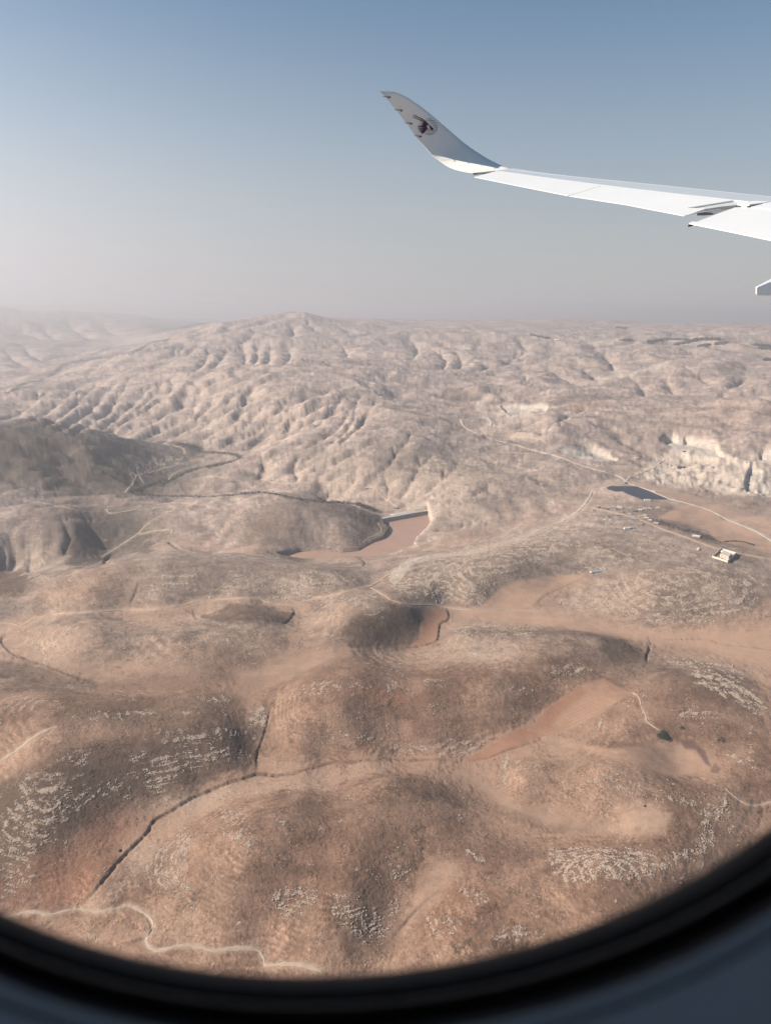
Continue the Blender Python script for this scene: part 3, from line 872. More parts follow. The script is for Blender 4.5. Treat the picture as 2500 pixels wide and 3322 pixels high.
for t, pts, c, k in (
    ('J', [(-20, 60), (150, 20), (420, -50), (700, -110), (860, -90), (760, 20), (640, 110), (420, 190), (280, 300), (200, 420), (160, 545), (-20, 560)], 'umber', .80),
    ('E', [(560, 840), (640, 760), (700, 680), (1060, 690), (1150, 560), (1150, 700), (1100, 800), (1060, 850), (900, 900), (760, 980), (600, 990)], 'umber', .72),
    ('E', [(300, 600), (450, 560), (720, 560), (1000, 530), (1060, 560), (1050, 680), (700, 660), (440, 680)], 'brown', .55),
    ('E', [(-20, 395), (140, 400), (300, 460), (430, 492), (300, 500), (100, 480), (-20, 450)], 'umber', .55), ('E', [(440, 470), (700, 450), (1000, 440), (1020, 480), (800, 520), (460, 520)], 'umber', .38),
    ('E', [(880, 200), (1000, 150), (1150, 150), (1260, 190), (1250, 225), (1100, 240), (960, 230)], 'umber', .72), ('E', [(1470, 260), (1540, 200), (1640, 170), (1760, 170), (1810, 230), (1800, 290), (1740, 325), (1640, 335), (1520, 340)], 'umber', .82),
    ('C', [(380, 60), (620, 90), (860, 120), (880, 175), (760, 230), (700, 290), (600, 335), (520, 345), (420, 300)], (.085, .078, .068), .7), ('M', [(-20, 150), (200, 140), (420, 195), (700, 258), (930, 300), (870, 400), (830, 560), (700, 580), (560, 580), (300, 565), (-20, 520)], (.056, .055, .054), .90), ('M', [(480, 730), (830, 720), (960, 830), (900, 900), (720, 960), (640, 1070), (460, 1080), (420, 900)], (.066, .059, .053), .84), ('M', [(-20, 1100), (120, 1110), (220, 1150), (120, 1260), (-20, 1260)], 'umber', .8), ('M', [(860, 890), (1000, 880), (960, 990), (880, 990)], 'umber', .8),  # dark greys paint the shade of the left hillsides into the ground colour
    ('N', [(580, 740), (780, 740), (860, 850), (700, 970), (620, 900), (700, 830)], 'umber', .5), ('N', [(0, 820), (300, 840), (280, 960), (0, 990)], 'umber', .35), ('C', [(1040, 480), (1180, 400), (1200, 480), (1080, 540)], 'umber', .4),
    ('G', [(1040, 290), (1130, 390), (1060, 410), (980, 400), (900, 300)], 'umber', .6), ('G', [(1420, 470), (1560, 500), (1665, 640), (1665, 700), (1500, 600), (1350, 540)], 'umber', .45), ('K', [(150, 60), (330, 80), (640, 200), (900, 270), (640, 260), (420, 170), (160, 120)], 'umber', .5), ('J', [(1230, 400), (1400, 400), (1390, 440), (1180, 450)], 'umber', .5), ('J', [(1160, 500), (1400, 500), (1340, 650), (1200, 660)], 'umber', .35), ('J', [(600, 320), (760, 320), (760, 520), (600, 470)], 'umber', .35), ('J', [(1430, 540), (1665, 600), (1665, 740), (1560, 750)], 'umber', .18),
    ('J', [(350, 588), (440, 500), (600, 322), (680, 228), (800, 142), (960, 77), (1120, 40), (1250, 30), (1200, 75), (1000, 130), (850, 205), (760, 285), (640, 405), (560, 500), (470, 580)], 'light', .8), ('E', [(1200, 900), (1400, 872), (1665, 832), (1665, 875), (1400, 930), (1150, 965), (1050, 995)], 'light', .7),
    ('J', [(170, 440), (250, 350), (420, 230), (600, 160), (660, 200), (560, 330), (420, 480), (330, 580), (180, 560)], 'red', .42), ('J', [(700, 560), (860, 600), (870, 720), (680, 740), (640, 620)], 'light', .5), ('K', [(420, 60), (700, -60), (1000, -100), (1200, 60), (1000, 230), (760, 210), (560, 120)], 'light', .35), ('K', [(1040, 160), (1180, 150), (1240, 210), (1180, 265), (970, 262)], 'light', .6),
    ('E', [(30, 300), (200, 240), (450, 260), (480, 380), (440, 450), (250, 420), (80, 350)], 'light', .5), ('E', [(640, 360), (780, 320), (930, 400), (900, 460), (700, 460)], 'light', .4), ('G', [(260, 290), (420, 290), (680, 330), (640, 400), (380, 400)], 'light', .55), ('E', [(380, 220), (620, 220), (900, 240), (700, 265), (350, 260)], 'light', .5), ('E', [(150, 100), (260, 50), (500, 40), (560, 90), (380, 150), (200, 150)], 'light', .4), ('E', [(1300, 210), (1450, 150), (1560, 170), (1460, 250), (1320, 250)], 'light', .5), ('G', [(1000, 30), (1300, 0), (1560, 60), (1560, 160), (1300, 200), (1050, 150)], 'light', .3),
    ('P', [(2280, 2010), (2520, 1950), (2520, 2330), (2440, 2200), (2330, 2120), (2200, 2085), (2050, 2050)], 'field', .8), ('P', [(2440, 2230), (2520, 2300), (2520, 2420), (2470, 2330)], 'field', .7),
    ('D', [(480, 760), (700, 740), (760, 690), (900, 690), (840, 740), (700, 800), (560, 830), (440, 810)], 'field', .6),
    ('E', [(-20, 840), (120, 740), (250, 690), (260, 710), (130, 780), (-20, 890)], 'field', .7),
):
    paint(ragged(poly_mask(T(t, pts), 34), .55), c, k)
# vegetated and bare slopes, plus shade painted dark on the left hill (broad patches)
for u, v, ru, rv, c, k in [
    (100, 1480, 330, 70, 'olive', .8), (330, 1520, 260, 50, 'olive', .7), (260, 1560, 200, 40, 'umber', .55), (560, 1530, 130, 50, 'olive', .6), (60, 1410, 200, 40, 'umber', .5),
    (300, 1720, 150, 70, 'umber', .75), (400, 1690, 140, 60, 'olive', .6), (430, 1740, 80, 40, 'olive', .7), (200, 1690, 140, 50, 'greyg', .5),
    (20, 1890, 70, 40, 'umber', .9), (900, 1660, 120, 40, 'greyg', .7), (1090, 1650, 120, 40, 'umber', .45), (820, 1720, 60, 30, 'umber', .3), (1200, 1690, 40, 22, 'umber', .6), (1160, 1770, 100, 18, 'umber', .5),
    (1300, 2020, 75, 55, 'umber', .95), (1240, 2050, 90, 40, 'umber', .7), (1340, 1990, 40, 50, 'umber', .7), (870, 2000, 70, 20, 'umber', .8), (780, 1990, 70, 22, 'umber', .4),
    (900, 2190, 350, 50, 'brown', .5), (500, 2200, 500, 35, 'umber', .45), (150, 2190, 250, 30, 'umber', .4), (1050, 2140, 200, 40, 'umber', .3),
    (500, 2330, 380, 110, 'umber', .65), (600, 2420, 260, 80, 'umber', .6), (150, 2600, 240, 140, 'umber', .9), (300, 2560, 220, 70, 'umber', .7), (60, 2760, 140, 90, 'umber', .6), (740, 2480, 120, 40, 'umber', .4),
    (400, 2700, 120, 60, 'red', .45), (230, 2850, 180, 60, 'red', .35), (100, 2840, 120, 40, 'red', .3), (350, 2370, 130, 26, 'field', .5), (60, 2440, 90, 40, 'field', .6),
    (1250, 2300, 330, 90, 'brown', .5), (1250, 2260, 130, 22, 'red', .45), (1000, 2300, 100, 90, 'tan', .3), (1250, 2620, 230, 110, 'umber', .5), (1500, 2570, 150, 60, 'umber', .5), (1150, 2700, 200, 90, 'brown', .5), (1040, 2790, 160, 90, 'red', .25), (1010, 2820, 110, 25, 'umber', .5),
    (640, 2690, 170, 80, 'tan', .5), (600, 2600, 160, 22, 'pale', .35), (450, 2760, 60, 60, 'pale', .35), (560, 2940, 160, 60, 'tan', .5), (900, 2960, 180, 60, 'red', .18),
    (1700, 2620, 260, 90, 'tan', .55), (2000, 2520, 300, 50, 'tan', .5), (1600, 2780, 200, 80, 'brown', .35), (1500, 2950, 180, 80, 'red', .25), (1900, 2960, 250, 60, 'brown', .3),
    (2350, 2250, 200, 120, 'umber', .55), (2250, 2330, 170, 90, 'brown', .5), (2000, 2160, 230, 35, 'umber', .5), (1850, 2050, 200, 25, 'umber', .5), (2050, 2110, 90, 35, 'umber', .8), (1560, 2050, 150, 20, 'umber', .4), (1550, 2110, 140, 50, 'pale', .5), (1880, 2330, 150, 60, 'tan', .5),
    (1500, 1880, 250, 60, 'greyg', .55), (1600, 1850, 200, 60, 'greyg', .5), (1450, 1930, 100, 40, 'umber', .45), (1900, 1790, 230, 45, 'greyg', .55), (2150, 1930, 200, 60, 'tan', .4), (2450, 1870, 90, 70, 'greyg', .4), (2250, 1960, 130, 40, 'umber', .35),
    (2050, 1650, 130, 30, 'greyg', .6), (2150, 1655, 60, 25, 'umber', .5), (2180, 1700, 90, 18, 'umber', .7), (2280, 1745, 70, 16, 'umber', .9), (2380, 1762, 80, 10, 'umber', .8), (2440, 1800, 80, 30, 'greyg', .7), (2330, 1610, 120, 25, 'greyg', .6), (2450, 1650, 90, 25, 'greyg', .6),
    (700, 1850, 150, 50, 'greyg', .5), (560, 1880, 110, 40, 'greyg', .35), (1000, 1860, 130, 40, 'greyg', .5), (300, 1890, 160, 50, 'tan', .6), (1080, 1900, 140, 22, 'greyg', .5), (960, 1812, 60, 9, 'umber', .7),
    (1450, 1560, 120, 40, 'pale', .6), (1100, 1580, 120, 30, 'pale', .4), (1350, 1530, 160, 40, 'olive', .28), (1450, 1480, 160, 40, 'olive', .3), (1250, 1480, 150, 40, 'olive', .3), (1550, 1530, 120, 40, 'olive', .25), (1700, 1450, 120, 25, 'olive', .35), (1000, 1470, 60, 14, 'olive', .4), (830, 1445, 30, 7, 'olive', .8), (1020, 1433, 26, 7, 'olive', .8), (880, 1475, 24, 6, 'olive', .7), (1350, 1340, 120, 30, 'olive', .3), (1430, 1690, 60, 30, 'olive', .5), (1560, 1660, 80, 30, 'pale', .5), (1600, 1620, 110, 25, 'olive', .3),
    (1500, 1285, 80, 12, 'umber', .5), (1950, 1290, 130, 8, 'olive', .6), (1720, 1330, 60, 14, 'umber', .25), (1880, 1310, 90, 18, 'red', .35), (2350, 1350, 170, 40, 'red', .22), (2050, 1420, 160, 40, 'greyg', .35), (2250, 1350, 140, 16, 'pale', .5),
    (640, 1050, 130, 7, 'river', .9), (520, 1062, 60, 12, 'river', .5), (1150, 1080, 300, 30, 'fard', .5), (300, 1215, 170, 25, 'pale', .3), (120, 1110, 200, 8, 'fard', .8), (560, 1190, 60, 10, 'pale', .4),
]:
    paint(blob(u, v, ru, rv) * (1 + .5 * p3[..., 0]), c, k * (.55 if c == 'umber' and v > 2100 else 1))
for k, c, s in (('valley', 'field', .85), ('upper', 'field', .9), ('small', 'red', .75), ('red', 'red', .8), ('striped', 'field', .75), ('right', 'field', .75), ('plain', 'field', .85), ('beyond', 'field', .6), ('fan', 'cream', .6), ('wedge', 'light', .7), ('strip', 'light', .6), ('chute', 'light', .6), ('saddle', 'light', .7)):
    paint(FM[k] * (.85 + .5 * (p2[..., 0] - .5)), c, s)
fs = .5 + .5 * np.sin((VX[:, DEN] * .55 - VY[:, DEN] * .83) * 2 * math.pi / 7.0)
paint(FM['striped'] * fs, 'red', .55)
paint(poly_mask(T('G', [(640, 690), (690, 600), (760, 550), (850, 500), (860, 540), (760, 620), (700, 690)]), 12), 'red', .7)
paint(poly_mask(T('G', [(1268, 730), (1330, 735), (1380, 780), (1405, 850), (1380, 835), (1340, 775), (1290, 770)]), 5), 'plough', .85)
paint(poly_mask(T('G', [(1420, 830), (1450, 860), (1430, 880), (1400, 870)]), 5), 'plough', .7)
paint(QM, 'cream', .85)
paint(QM * sstep(.1, .5, qn), 'pale', .5)
for pm in (PM1, PM2, PM3, PM4, PM5):
    paint(sstep(.02, .3, pm), (.55, .465, .39), .85)
paint(sstep(.35, .9, slope) * QM, (.58, .48, .39), .6)
paint(poly_mask(T('D', [(0, 690), (100, 620), (250, 590), (400, 570), (550, 525), (700, 470), (820, 415), (870, 350), (895, 345), (870, 400), (760, 465), (600, 530), (420, 590), (250, 612), (120, 640), (40, 730)]), 7), 'cream', .6)
paint(poly_mask(T('B', [(380, 440), (440, 400), (470, 410), (430, 440), (450, 500), (470, 530), (440, 545), (420, 500)]), 5), 'cream', .8)
paint(poly_mask(T('B', [(480, 470), (700, 440), (780, 450), (640, 490), (470, 540)]), 8), 'cream', .55)
paint(poly_mask(T('Y', [(500, 410), (640, 350), (720, 360), (860, 300), (980, 270), (970, 300), (800, 350), (650, 390), (520, 415)]), 4), 'cream', .8)
paint(poly_mask(T('Y', [(260, 115), (400, 102), (560, 115), (620, 130), (480, 158), (400, 150), (300, 130)]), 4), 'cream', .5)
paint(poly_mask(T('Y', [(1020, 150), (1150, 120), (1320, 130), (1420, 165), (1250, 160), (1150, 180)]), 4), 'cream', .4)
paint(poly_mask(T('Y', [(1130, 575), (1280, 560), (1320, 568), (1200, 582)]), 3), 'cream', .8)
shore_ring = sstep(.05, .4, WM_wide) * (1 - WM)
paint(shore_ring * sstep(.02, .06, Ad) , 'cream', .7)
# river bottoms with dark scrub
RIVER = [('C', [(580, 335), (680, 345), (800, 345), (900, 347), (1000, 340), (1100, 330), (1180, 335), (1280, 355), (1400, 370), (1500, 375), (1580, 388), (1640, 415)]),
         ('C', [(950, 208), (1000, 196), (1035, 180), (1010, 165), (940, 158), (850, 150), (800, 122)]), ('C', [(700, 300), (740, 275), (800, 245), (870, 222), (950, 208)]), ('C', [(560, 330), (620, 310), (690, 280)]),
         ('A', [(40, 390), (110, 350), (180, 335), (240, 305), (280, 270), (340, 255), (420, 245), (520, 225), (600, 205), (640, 180), (720, 160)])]
RV = np.zeros((NRW, nda))
for t, p in RIVER:
    D, sd = line_dist(spline(T(t, p), 5), 60)
    RV = np.maximum(RV, np.exp(-np.power(D / (Rd * .0038 * (1 + .5 * perlin(Ad * 90, Ld * 90))), 2)))
paint(RV * 1.3, 'river', .85)
paint(poly_mask(T('M', [(1120, 270), (1250, 270), (1300, 300), (1320, 330), (1230, 330), (1180, 290)]), 5), 'river', .7)
paint(GD, 'umber', .35)

ROADS = [
    ('dirt_track', 'J', [(-60, 650), (50, 632), (110, 612), (170, 612), (215, 625), (290, 605), (345, 597), (440, 608), (510, 595), (560, 582), (610, 605), (650, 635), (662, 670), (640, 710), (637, 745), (670, 775), (720, 770), (790, 755), (860, 760), (920, 778), (990, 770), (1060, 765), (1115, 775), (1140, 810), (1150, 840), (1230, 835), (1310, 840), (1390, 865)], 4.2, 'dirt', 'pale winding dirt track in the valley at the bottom'),
    ('dirt_track', 'E', [(0, 230), (50, 228), (95, 240), (150, 210), (230, 190), (300, 185), (420, 180), (540, 170), (660, 168), (780, 155), (850, 135), (960, 125), (1110, 120), (1160, 140), (1260, 148), (1350, 125), (1440, 105), (1540, 80), (1600, 68), (1640, 45), (1680, 20)], 6.5, 'dirt', 'pale dirt track along the foot of the middle hills'),
    ('dirt_track', 'G', [(-60, 75), (0, 110), (30, 130), (100, 148), (200, 150), (300, 165), (400, 172), (540, 172), (660, 175)], 6, 'dirt', 'dirt track crossing the orange valley floor'),
    ('gravel_road', 'D', [(1700, 560), (1600, 497), (1500, 457), (1400, 407), (1300, 376), (1220, 355), (1140, 320), (1050, 290), (1020, 265), (960, 245), (850, 215), (750, 175), (650, 150), (560, 125), (480, 105), (420, 85), (375, 65), (340, 45), (325, 15)], 13, 'gravel', 'main pale gravel road past the solar farm'),
    ('gravel_road', 'D', [(375, 65), (430, 50), (455, 40), (452, 18), (420, -10)], 12, 'gravel', 'pale road climbing to the upper quarry'),
    ('dirt_track', 'D', [(415, 60), (440, 75), (500, 85), (600, 90), (660, 98), (695, 115), (690, 125)], 6, 'dirt', 'dirt track looping past the upper field'),
    ('dirt_track', 'D', [(880, 390), (920, 400), (1000, 420), (1060, 435), (1120, 455), (1200, 490), (1290, 520), (1380, 555), (1450, 575), (1560, 600), (1680, 620)], 6.5, 'dirt', 'dirt road through the village to the walled yard'),
    ('dirt_track', 'D', [(1022, 433), (960, 470), (895, 505)], 5, 'dirt', 'short dirt spur below the village'),
    ('gravel_road', 'D', [(1040, 280), (1060, 262), (1130, 237), (1200, 190), (1190, 175)], 9, 'gravel', 'haul road from the junction to the quarry'),
    ('gravel_road', 'D', [(1040, 285), (970, 303), (895, 322), (882, 350), (820, 420), (700, 480), (550, 532)], 9, 'gravel', 'pale road running down to the reservoir'),
    ('dirt_track', 'D', [(380, 152), (480, 155), (600, 160), (650, 165)], 5, 'dirt', 'faint dirt track west of the main road'),
    ('dirt_track', 'D', [(425, 148), (490, 118)], 5, 'dirt', 'short faint dirt link track'),
    ('dirt_track', 'B', [(700, 275), (780, 282), (870, 278), (950, 265), (995, 245), (1000, 230)], 14, 'dirt', 'far dirt road curving over the plateau'),
    ('dirt_track', 'B', [(1050, 230), (1100, 205), (1125, 185), (1130, 175)], 14, 'dirt', 'far dirt road climbing to the tree belt'),
    ('dirt_track', 'B', [(720, 412), (800, 375), (880, 345)], 10, 'dirt', 'dirt road in the side valley of the plateau'),
    ('dirt_track', 'C', [(440, 610), (520, 560), (600, 505), (640, 465), (700, 430), (800, 393)], 6, 'dirt', 'pale track climbing from the dark hollow'),
    ('dirt_track', 'C', [(600, 510), (680, 495), (745, 490), (742, 510)], 5, 'dirt', 'small branch track on the hill beside the reservoir'),
    ('dirt_track', 'C', [(20, 355), (160, 370), (230, 385), (330, 405), (400, 415), (440, 405), (465, 405), (480, 420), (560, 408), (640, 390), (750, 375), (830, 380)], 6, 'dirt', 'pale track along the saddle left of the reservoir'),
    ('dirt_track', 'C', [(540, 330), (570, 300), (588, 265), (600, 252), (660, 242), (740, 217), (820, 197), (880, 182), (900, 167)], 8, 'dirt', 'valley track along the terraced slope'),
    ('dirt_track', 'C', [(600, 255), (620, 285)], 6, 'dirt', 'stub of track below the terraces'),
    ('dirt_track', 'C', [(730, 275), (760, 245), (820, 222), (860, 207)], 7, 'dirt', 'track beside the dark stream'),
    ('dirt_track', 'C', [(710, 117), (780, 135), (798, 148), (798, 158)], 7, 'dirt', 'track bend beyond the terraces'),
    ('dirt_track', 'C', [(900, 260), (1000, 265), (1130, 270), (1200, 290), (1300, 287), (1450, 286), (1580, 297)], 8, 'dirt', 'pale road along the far bank of the river'),
    ('dirt_track', 'N', [(620, 538), (700, 548), (770, 565), (790, 600), (850, 645), (910, 690)], 8, 'dirt', 'pale road descending to the dam'),
    ('dirt_track', 'Z', [(0, 955), (90, 880), (220, 830), (310, 800)], 4, 'dirt', 'shore track above the reservoir'),
    ('dirt_track', 'Z', [(310, 800), (370, 775), (405, 710), (390, 640), (345, 570), (320, 540)], 4, 'dirt', 'shore track bending towards the dam'),
    ('dirt_track', 'E', [(-40, 850), (60, 790), (150, 720), (230, 680)], 6, 'dirt', 'broad faint dirt track at the left edge'),
    ('dirt_track', 'G', [(1070, 530), (1095, 550), (1105, 590), (1125, 630), (1130, 655), (1180, 690)], 2.6, 'dirt', 'thin dirt path above the round field'),
    ('dirt_track', 'K', [(1470, 80), (1510, 115), (1560, 145), (1610, 150), (1680, 132)], 3.2, 'dirt', 'thin dirt path at the right edge'),
]
VERGE = np.zeros((NRW, nda))
for nm, t, p, w_, mt, lb in ROADS:
    D, sd = line_dist(spline(T(t, p), 6), 30)
    VERGE = np.maximum(VERGE, np.exp(-np.power(D / (w_ * .75 + Rd * .0004), 2)) * (.75 + .5 * p3[..., 0]))
    if lb in ('pale dirt track along the foot of the middle hills', 'dirt track crossing the orange valley floor', 'dirt road through the village to the walled yard'):
        paint(np.exp(-np.power(D / (13 * (1 + .6 * perlin(Ad * 40, Ld * 40))), 2)), 'field', .6)
paint(VERGE, (.46, .35, .265), .75)
# exposed limestone: density of stones (attribute) and pale ground among them
ROCKS = [('J', [(600, 440), (650, 380), (720, 320), (800, 250), (840, 290), (800, 420), (800, 480), (870, 590), (830, 600), (760, 540), (690, 510), (620, 460)], 1.0),
         ('J', [(1160, 560), (1190, 520), (1280, 500), (1390, 515), (1370, 570), (1330, 610), (1220, 650), (1190, 600)], 1.0), ('J', [(1415, 540), (1480, 530), (1600, 590), (1665, 620), (1680, 740), (1590, 750), (1480, 690), (1440, 620)], .9),
         ('J', [(0, 180), (100, 90), (180, 50), (300, 80), (420, 60), (560, 10), (640, 0), (560, 80), (380, 140), (270, 230), (230, 330), (170, 360), (150, 480), (60, 540), (0, 550)], .75),
         ('J', [(620, 20), (700, -30), (790, -40), (700, 90), (650, 70)], 1.0), ('J', [(940, 150), (1060, 160), (1110, 330), (1060, 370), (960, 330)], .55), ('J', [(1120, 180), (1300, 230), (1440, 240), (1420, 260), (1210, 250)], .5), ('J', [(1200, 320), (1380, 300), (1420, 330), (1280, 350)], .5), ('J', [(1180, 420), (1420, 390), (1665, 440), (1665, 520), (1560, 440), (1400, 420), (1150, 450)], .55),
         ('J', [(355, 700), (390, 685), (430, 710), (410, 740), (365, 735)], .9), ('J', [(540, 545), (610, 530), (640, 600), (560, 580)], .4),
         ('E', [(600, 860), (700, 800), (880, 770), (1080, 800), (900, 840), (780, 880), (700, 960), (640, 950)], 1.0), ('E', [(680, 690), (720, 690), (900, 690), (1080, 700), (960, 735), (800, 760), (700, 750)], .85), ('E', [(1070, 700), (1090, 600), (1140, 590), (1155, 640), (1110, 700)], 1.0), ('E', [(320, 640), (440, 620), (640, 605), (690, 620), (560, 640), (400, 650), (330, 650)], .95), ('E', [(720, 635), (860, 600), (870, 610), (800, 640)], .8), ('E', [(800, 550), (920, 535), (1030, 550), (950, 590)], .7), ('E', [(250, 830), (330, 760), (420, 790), (360, 850)], .9), ('E', [(20, 930), (130, 870), (300, 880), (320, 990), (150, 1010)], .8), ('E', [(440, 750), (560, 690), (570, 740), (470, 760)], .5), ('E', [(550, 790), (640, 760), (640, 830), (560, 850)], .7),
         ('E', [(0, 560), (120, 540), (260, 560), (300, 600), (150, 620), (20, 650)], .5), ('E', [(940, 290), (1040, 310), (1030, 325), (950, 305)], .9), ('E', [(1300, 330), (1390, 340), (1380, 350)], .9), ('E', [(1000, 390), (1150, 400), (1130, 430), (1040, 440)], .6), ('E', [(1250, 510), (1400, 470), (1660, 500), (1660, 520), (1500, 550), (1330, 560)], .55), ('E', [(1160, 720), (1665, 700), (1665, 790), (1400, 760), (1200, 750)], .45),
         ('G', [(0, 740), (140, 745), (300, 730), (430, 720), (430, 760), (340, 800), (240, 805), (0, 790)], .75), ('G', [(190, 580), (220, 565), (210, 610), (185, 615)], .8), ('G', [(580, 500), (640, 500), (660, 540), (580, 550)], .5), ('G', [(700, 430), (830, 405), (900, 430), (830, 450), (740, 470)], .9), ('G', [(900, 650), (950, 640), (980, 710), (920, 690)], .7), ('G', [(1230, 600), (1340, 590), (1440, 640), (1400, 665), (1290, 640)], .85), ('G', [(0, 470), (60, 470), (60, 540), (0, 540)], .6), ('G', [(140, 460), (330, 490), (250, 530), (150, 500)], .5), ('G', [(1300, 420), (1500, 440), (1640, 580), (1640, 640), (1480, 560), (1330, 480)], .75),
         ('G', [(450, 840), (560, 790), (600, 830), (520, 880), (500, 930)], .7), ('G', [(860, 900), (1000, 890), (1180, 950), (1240, 1000), (1000, 980), (880, 940)], .7), ('G', [(1440, 790), (1600, 780), (1665, 850), (1560, 860), (1460, 830)], .6),
         ('K', [(690, 350), (760, 330), (900, 340), (1100, 340), (1160, 370), (1120, 420), (1200, 360), (1300, 350), (1240, 420), (1100, 470), (900, 490), (750, 480), (710, 420)], 1.0), ('K', [(1350, 180), (1480, 110), (1490, 190), (1420, 230), (1420, 330), (1340, 380), (1200, 380), (1330, 330), (1370, 260)], 1.0), ('K', [(860, 30), (1000, 30), (1200, 100), (1400, 140), (1380, 180), (1150, 130), (900, 60)], .75), ('K', [(320, 340), (370, 330), (440, 390), (420, 410)], .8), ('K', [(0, 560), (110, 560), (60, 660), (0, 720)], .8), ('K', [(0, 370), (120, 400), (100, 500), (0, 480)], .6), ('K', [(300, 480), (440, 520), (480, 600), (400, 600), (330, 540)], .7), ('K', [(150, 610), (330, 620), (310, 760), (180, 740)], .55), ('K', [(450, 720), (560, 660), (660, 690), (560, 750)], .9), ('K', [(690, 620), (830, 650), (800, 670)], .5), ('K', [(310, 110), (460, 150), (640, 210), (540, 200), (370, 150)], .6), ('K', [(780, 520), (1150, 500), (1160, 530), (800, 540)], .5), ('K', [(470, 0), (520, 30), (560, 80), (500, 60)], .6),
         ('G', [(0, 60), (120, 20), (400, -150), (650, -220), (860, -240), (870, -120), (650, -20), (500, 50), (410, 160), (200, 140), (60, 110)], .62), ('G', [(720, 130), (800, 70), (1000, 20), (1300, -20), (1600, 30), (1610, 180), (1400, 240), (1180, 265), (1100, 200), (850, 190)], .62), ('D', [(800, 560), (1050, 520), (1200, 500), (1330, 560), (1350, 620), (1180, 600), (1120, 620), (900, 700), (820, 640)], .6), ('D', [(1400, 620), (1665, 680), (1665, 800), (1450, 790)], .4),
         ('E', [(580, 90), (660, 20), (780, -10), (900, 20), (820, 90), (720, 120)], .6), ('E', [(860, 130), (950, 60), (1100, 0), (1200, 20), (1110, 110), (960, 120)], .75), ('E', [(1130, 120), (1230, 20), (1400, 0), (1560, 50), (1420, 95), (1260, 140)], .75), ('E', [(260, 150), (450, 150), (600, 100), (540, 160)], .5), ('E', [(1250, 100), (1400, 120), (1620, 90), (1665, 130), (1665, 260), (1560, 180), (1400, 160)], .45),
         ('E', [(200, 50), (330, 0), (440, 30), (380, 70), (240, 100)], .35), ('C', [(60, 690), (200, 680), (140, 720)], .8), ('G', [(240, 240), (430, 215), (700, 240), (640, 300), (340, 330)], .45), ('G', [(1140, 360), (1400, 370), (1600, 440), (1540, 470), (1250, 430)], .55),
         ('C', [(600, 270), (1100, 180), (1665, 100), (1665, 300), (1300, 300), (1100, 280)], .25), ('D', [(0, 200), (500, 150), (900, 250), (860, 340), (700, 400), (300, 420), (250, 330)], .5), ('D', [(1210, 560), (1330, 560), (1500, 640), (1640, 640), (1665, 720), (1300, 700)], .45), ('D', [(1290, 330), (1480, 380), (1665, 420), (1665, 470), (1450, 410)], .6), ('C', [(880, 600), (1100, 590), (1300, 560), (1580, 540), (1630, 450), (1665, 470), (1560, 590), (1300, 600), (1000, 620)], .6)]
rock = np.zeros((NRW, nda))
for t, p, s in ROCKS:
    m = poly_mask(T(t, p), 30)
    rock = np.maximum(rock, m * s)
rn = fbm(Ad * 95, Ld * 70, 4, .6, 21.)
zz = ZV[:, DEN] + 1.0 * fbm(Ad * 20, Ld * 20, 4, .5, 31.) * Rd / 900
ph = zz / (2.7 * np.clip(Rd / 900, .7, 8))
fr = np.abs((ph % 1.0) - .5) * 2
lines = np.exp(-(fr / .30) ** 2)
ph2 = zz / (1.1 * np.clip(Rd / 900, .7, 8))
lines2 = np.exp(-((np.abs((ph2 % 1.0) - .5) * 2) / .4) ** 2)
edge = sstep(.12, .55, rock + .6 * rn)
rock = edge * np.clip(rock * 1.3, 0, 1) * (.28 + .55 * lines + .32 * lines2) * (.35 + .95 * sstep(-.25, .3, rn))
gate_ = sstep(.02, .38, fbm(Ad * 24, Ld * 20, 4, .6, 41.))
rock = rock * (1 + .7 * midw[..., 0])
bg = gate_ * np.maximum(lines, .6 * lines2) * .72 * sstep(-.15, .25, rn) * (1 - flat) * (1 - .5 * QM) * (1 - low[..., 0])
rock = np.maximum(rock, bg) * (1 - .95 * flat) * (1 - WM)
paint(rock * sstep(.2, .6, 1 - midw[..., 0]), 'umber', .15)
paint(rock * midw[..., 0], 'pale', .25)
paint(poly_mask(T('C', [(540, 235), (620, 190), (760, 168), (885, 163), (820, 197), (700, 232), (570, 272)]), 8) * sstep(.3, .8, np.sin(ZV[:, DEN] * 2 * math.pi / 7.0)), 'pale', .6)
paint(WM, (.30, .2, .15), 1)

full_col = np.zeros((NRW, NCL, 4), np.float32)
full_col[..., 3] = 1
full_col[:, nda:, :3] = (.36, .27, .205)
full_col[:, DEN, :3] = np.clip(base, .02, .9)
grain = (.50 + .50 * sstep(-.12, .2, fbm(Ad * 28, Ld * 28, 5, .6, 81.))) * (1 - .55 * low[..., 0]) * (1 - .72 * np.clip(flat, 0, 1)) * (1 - .7 * VERGE)
grain = np.clip(np.maximum(grain, rock * 1.1), .10, 1.15)
full_grain = np.full((NRW, NCL), .7, np.float32)
full_grain[:, DEN] = grain
full_rock = np.zeros((NRW, NCL), np.float32)
full_rock[:, DEN] = rock

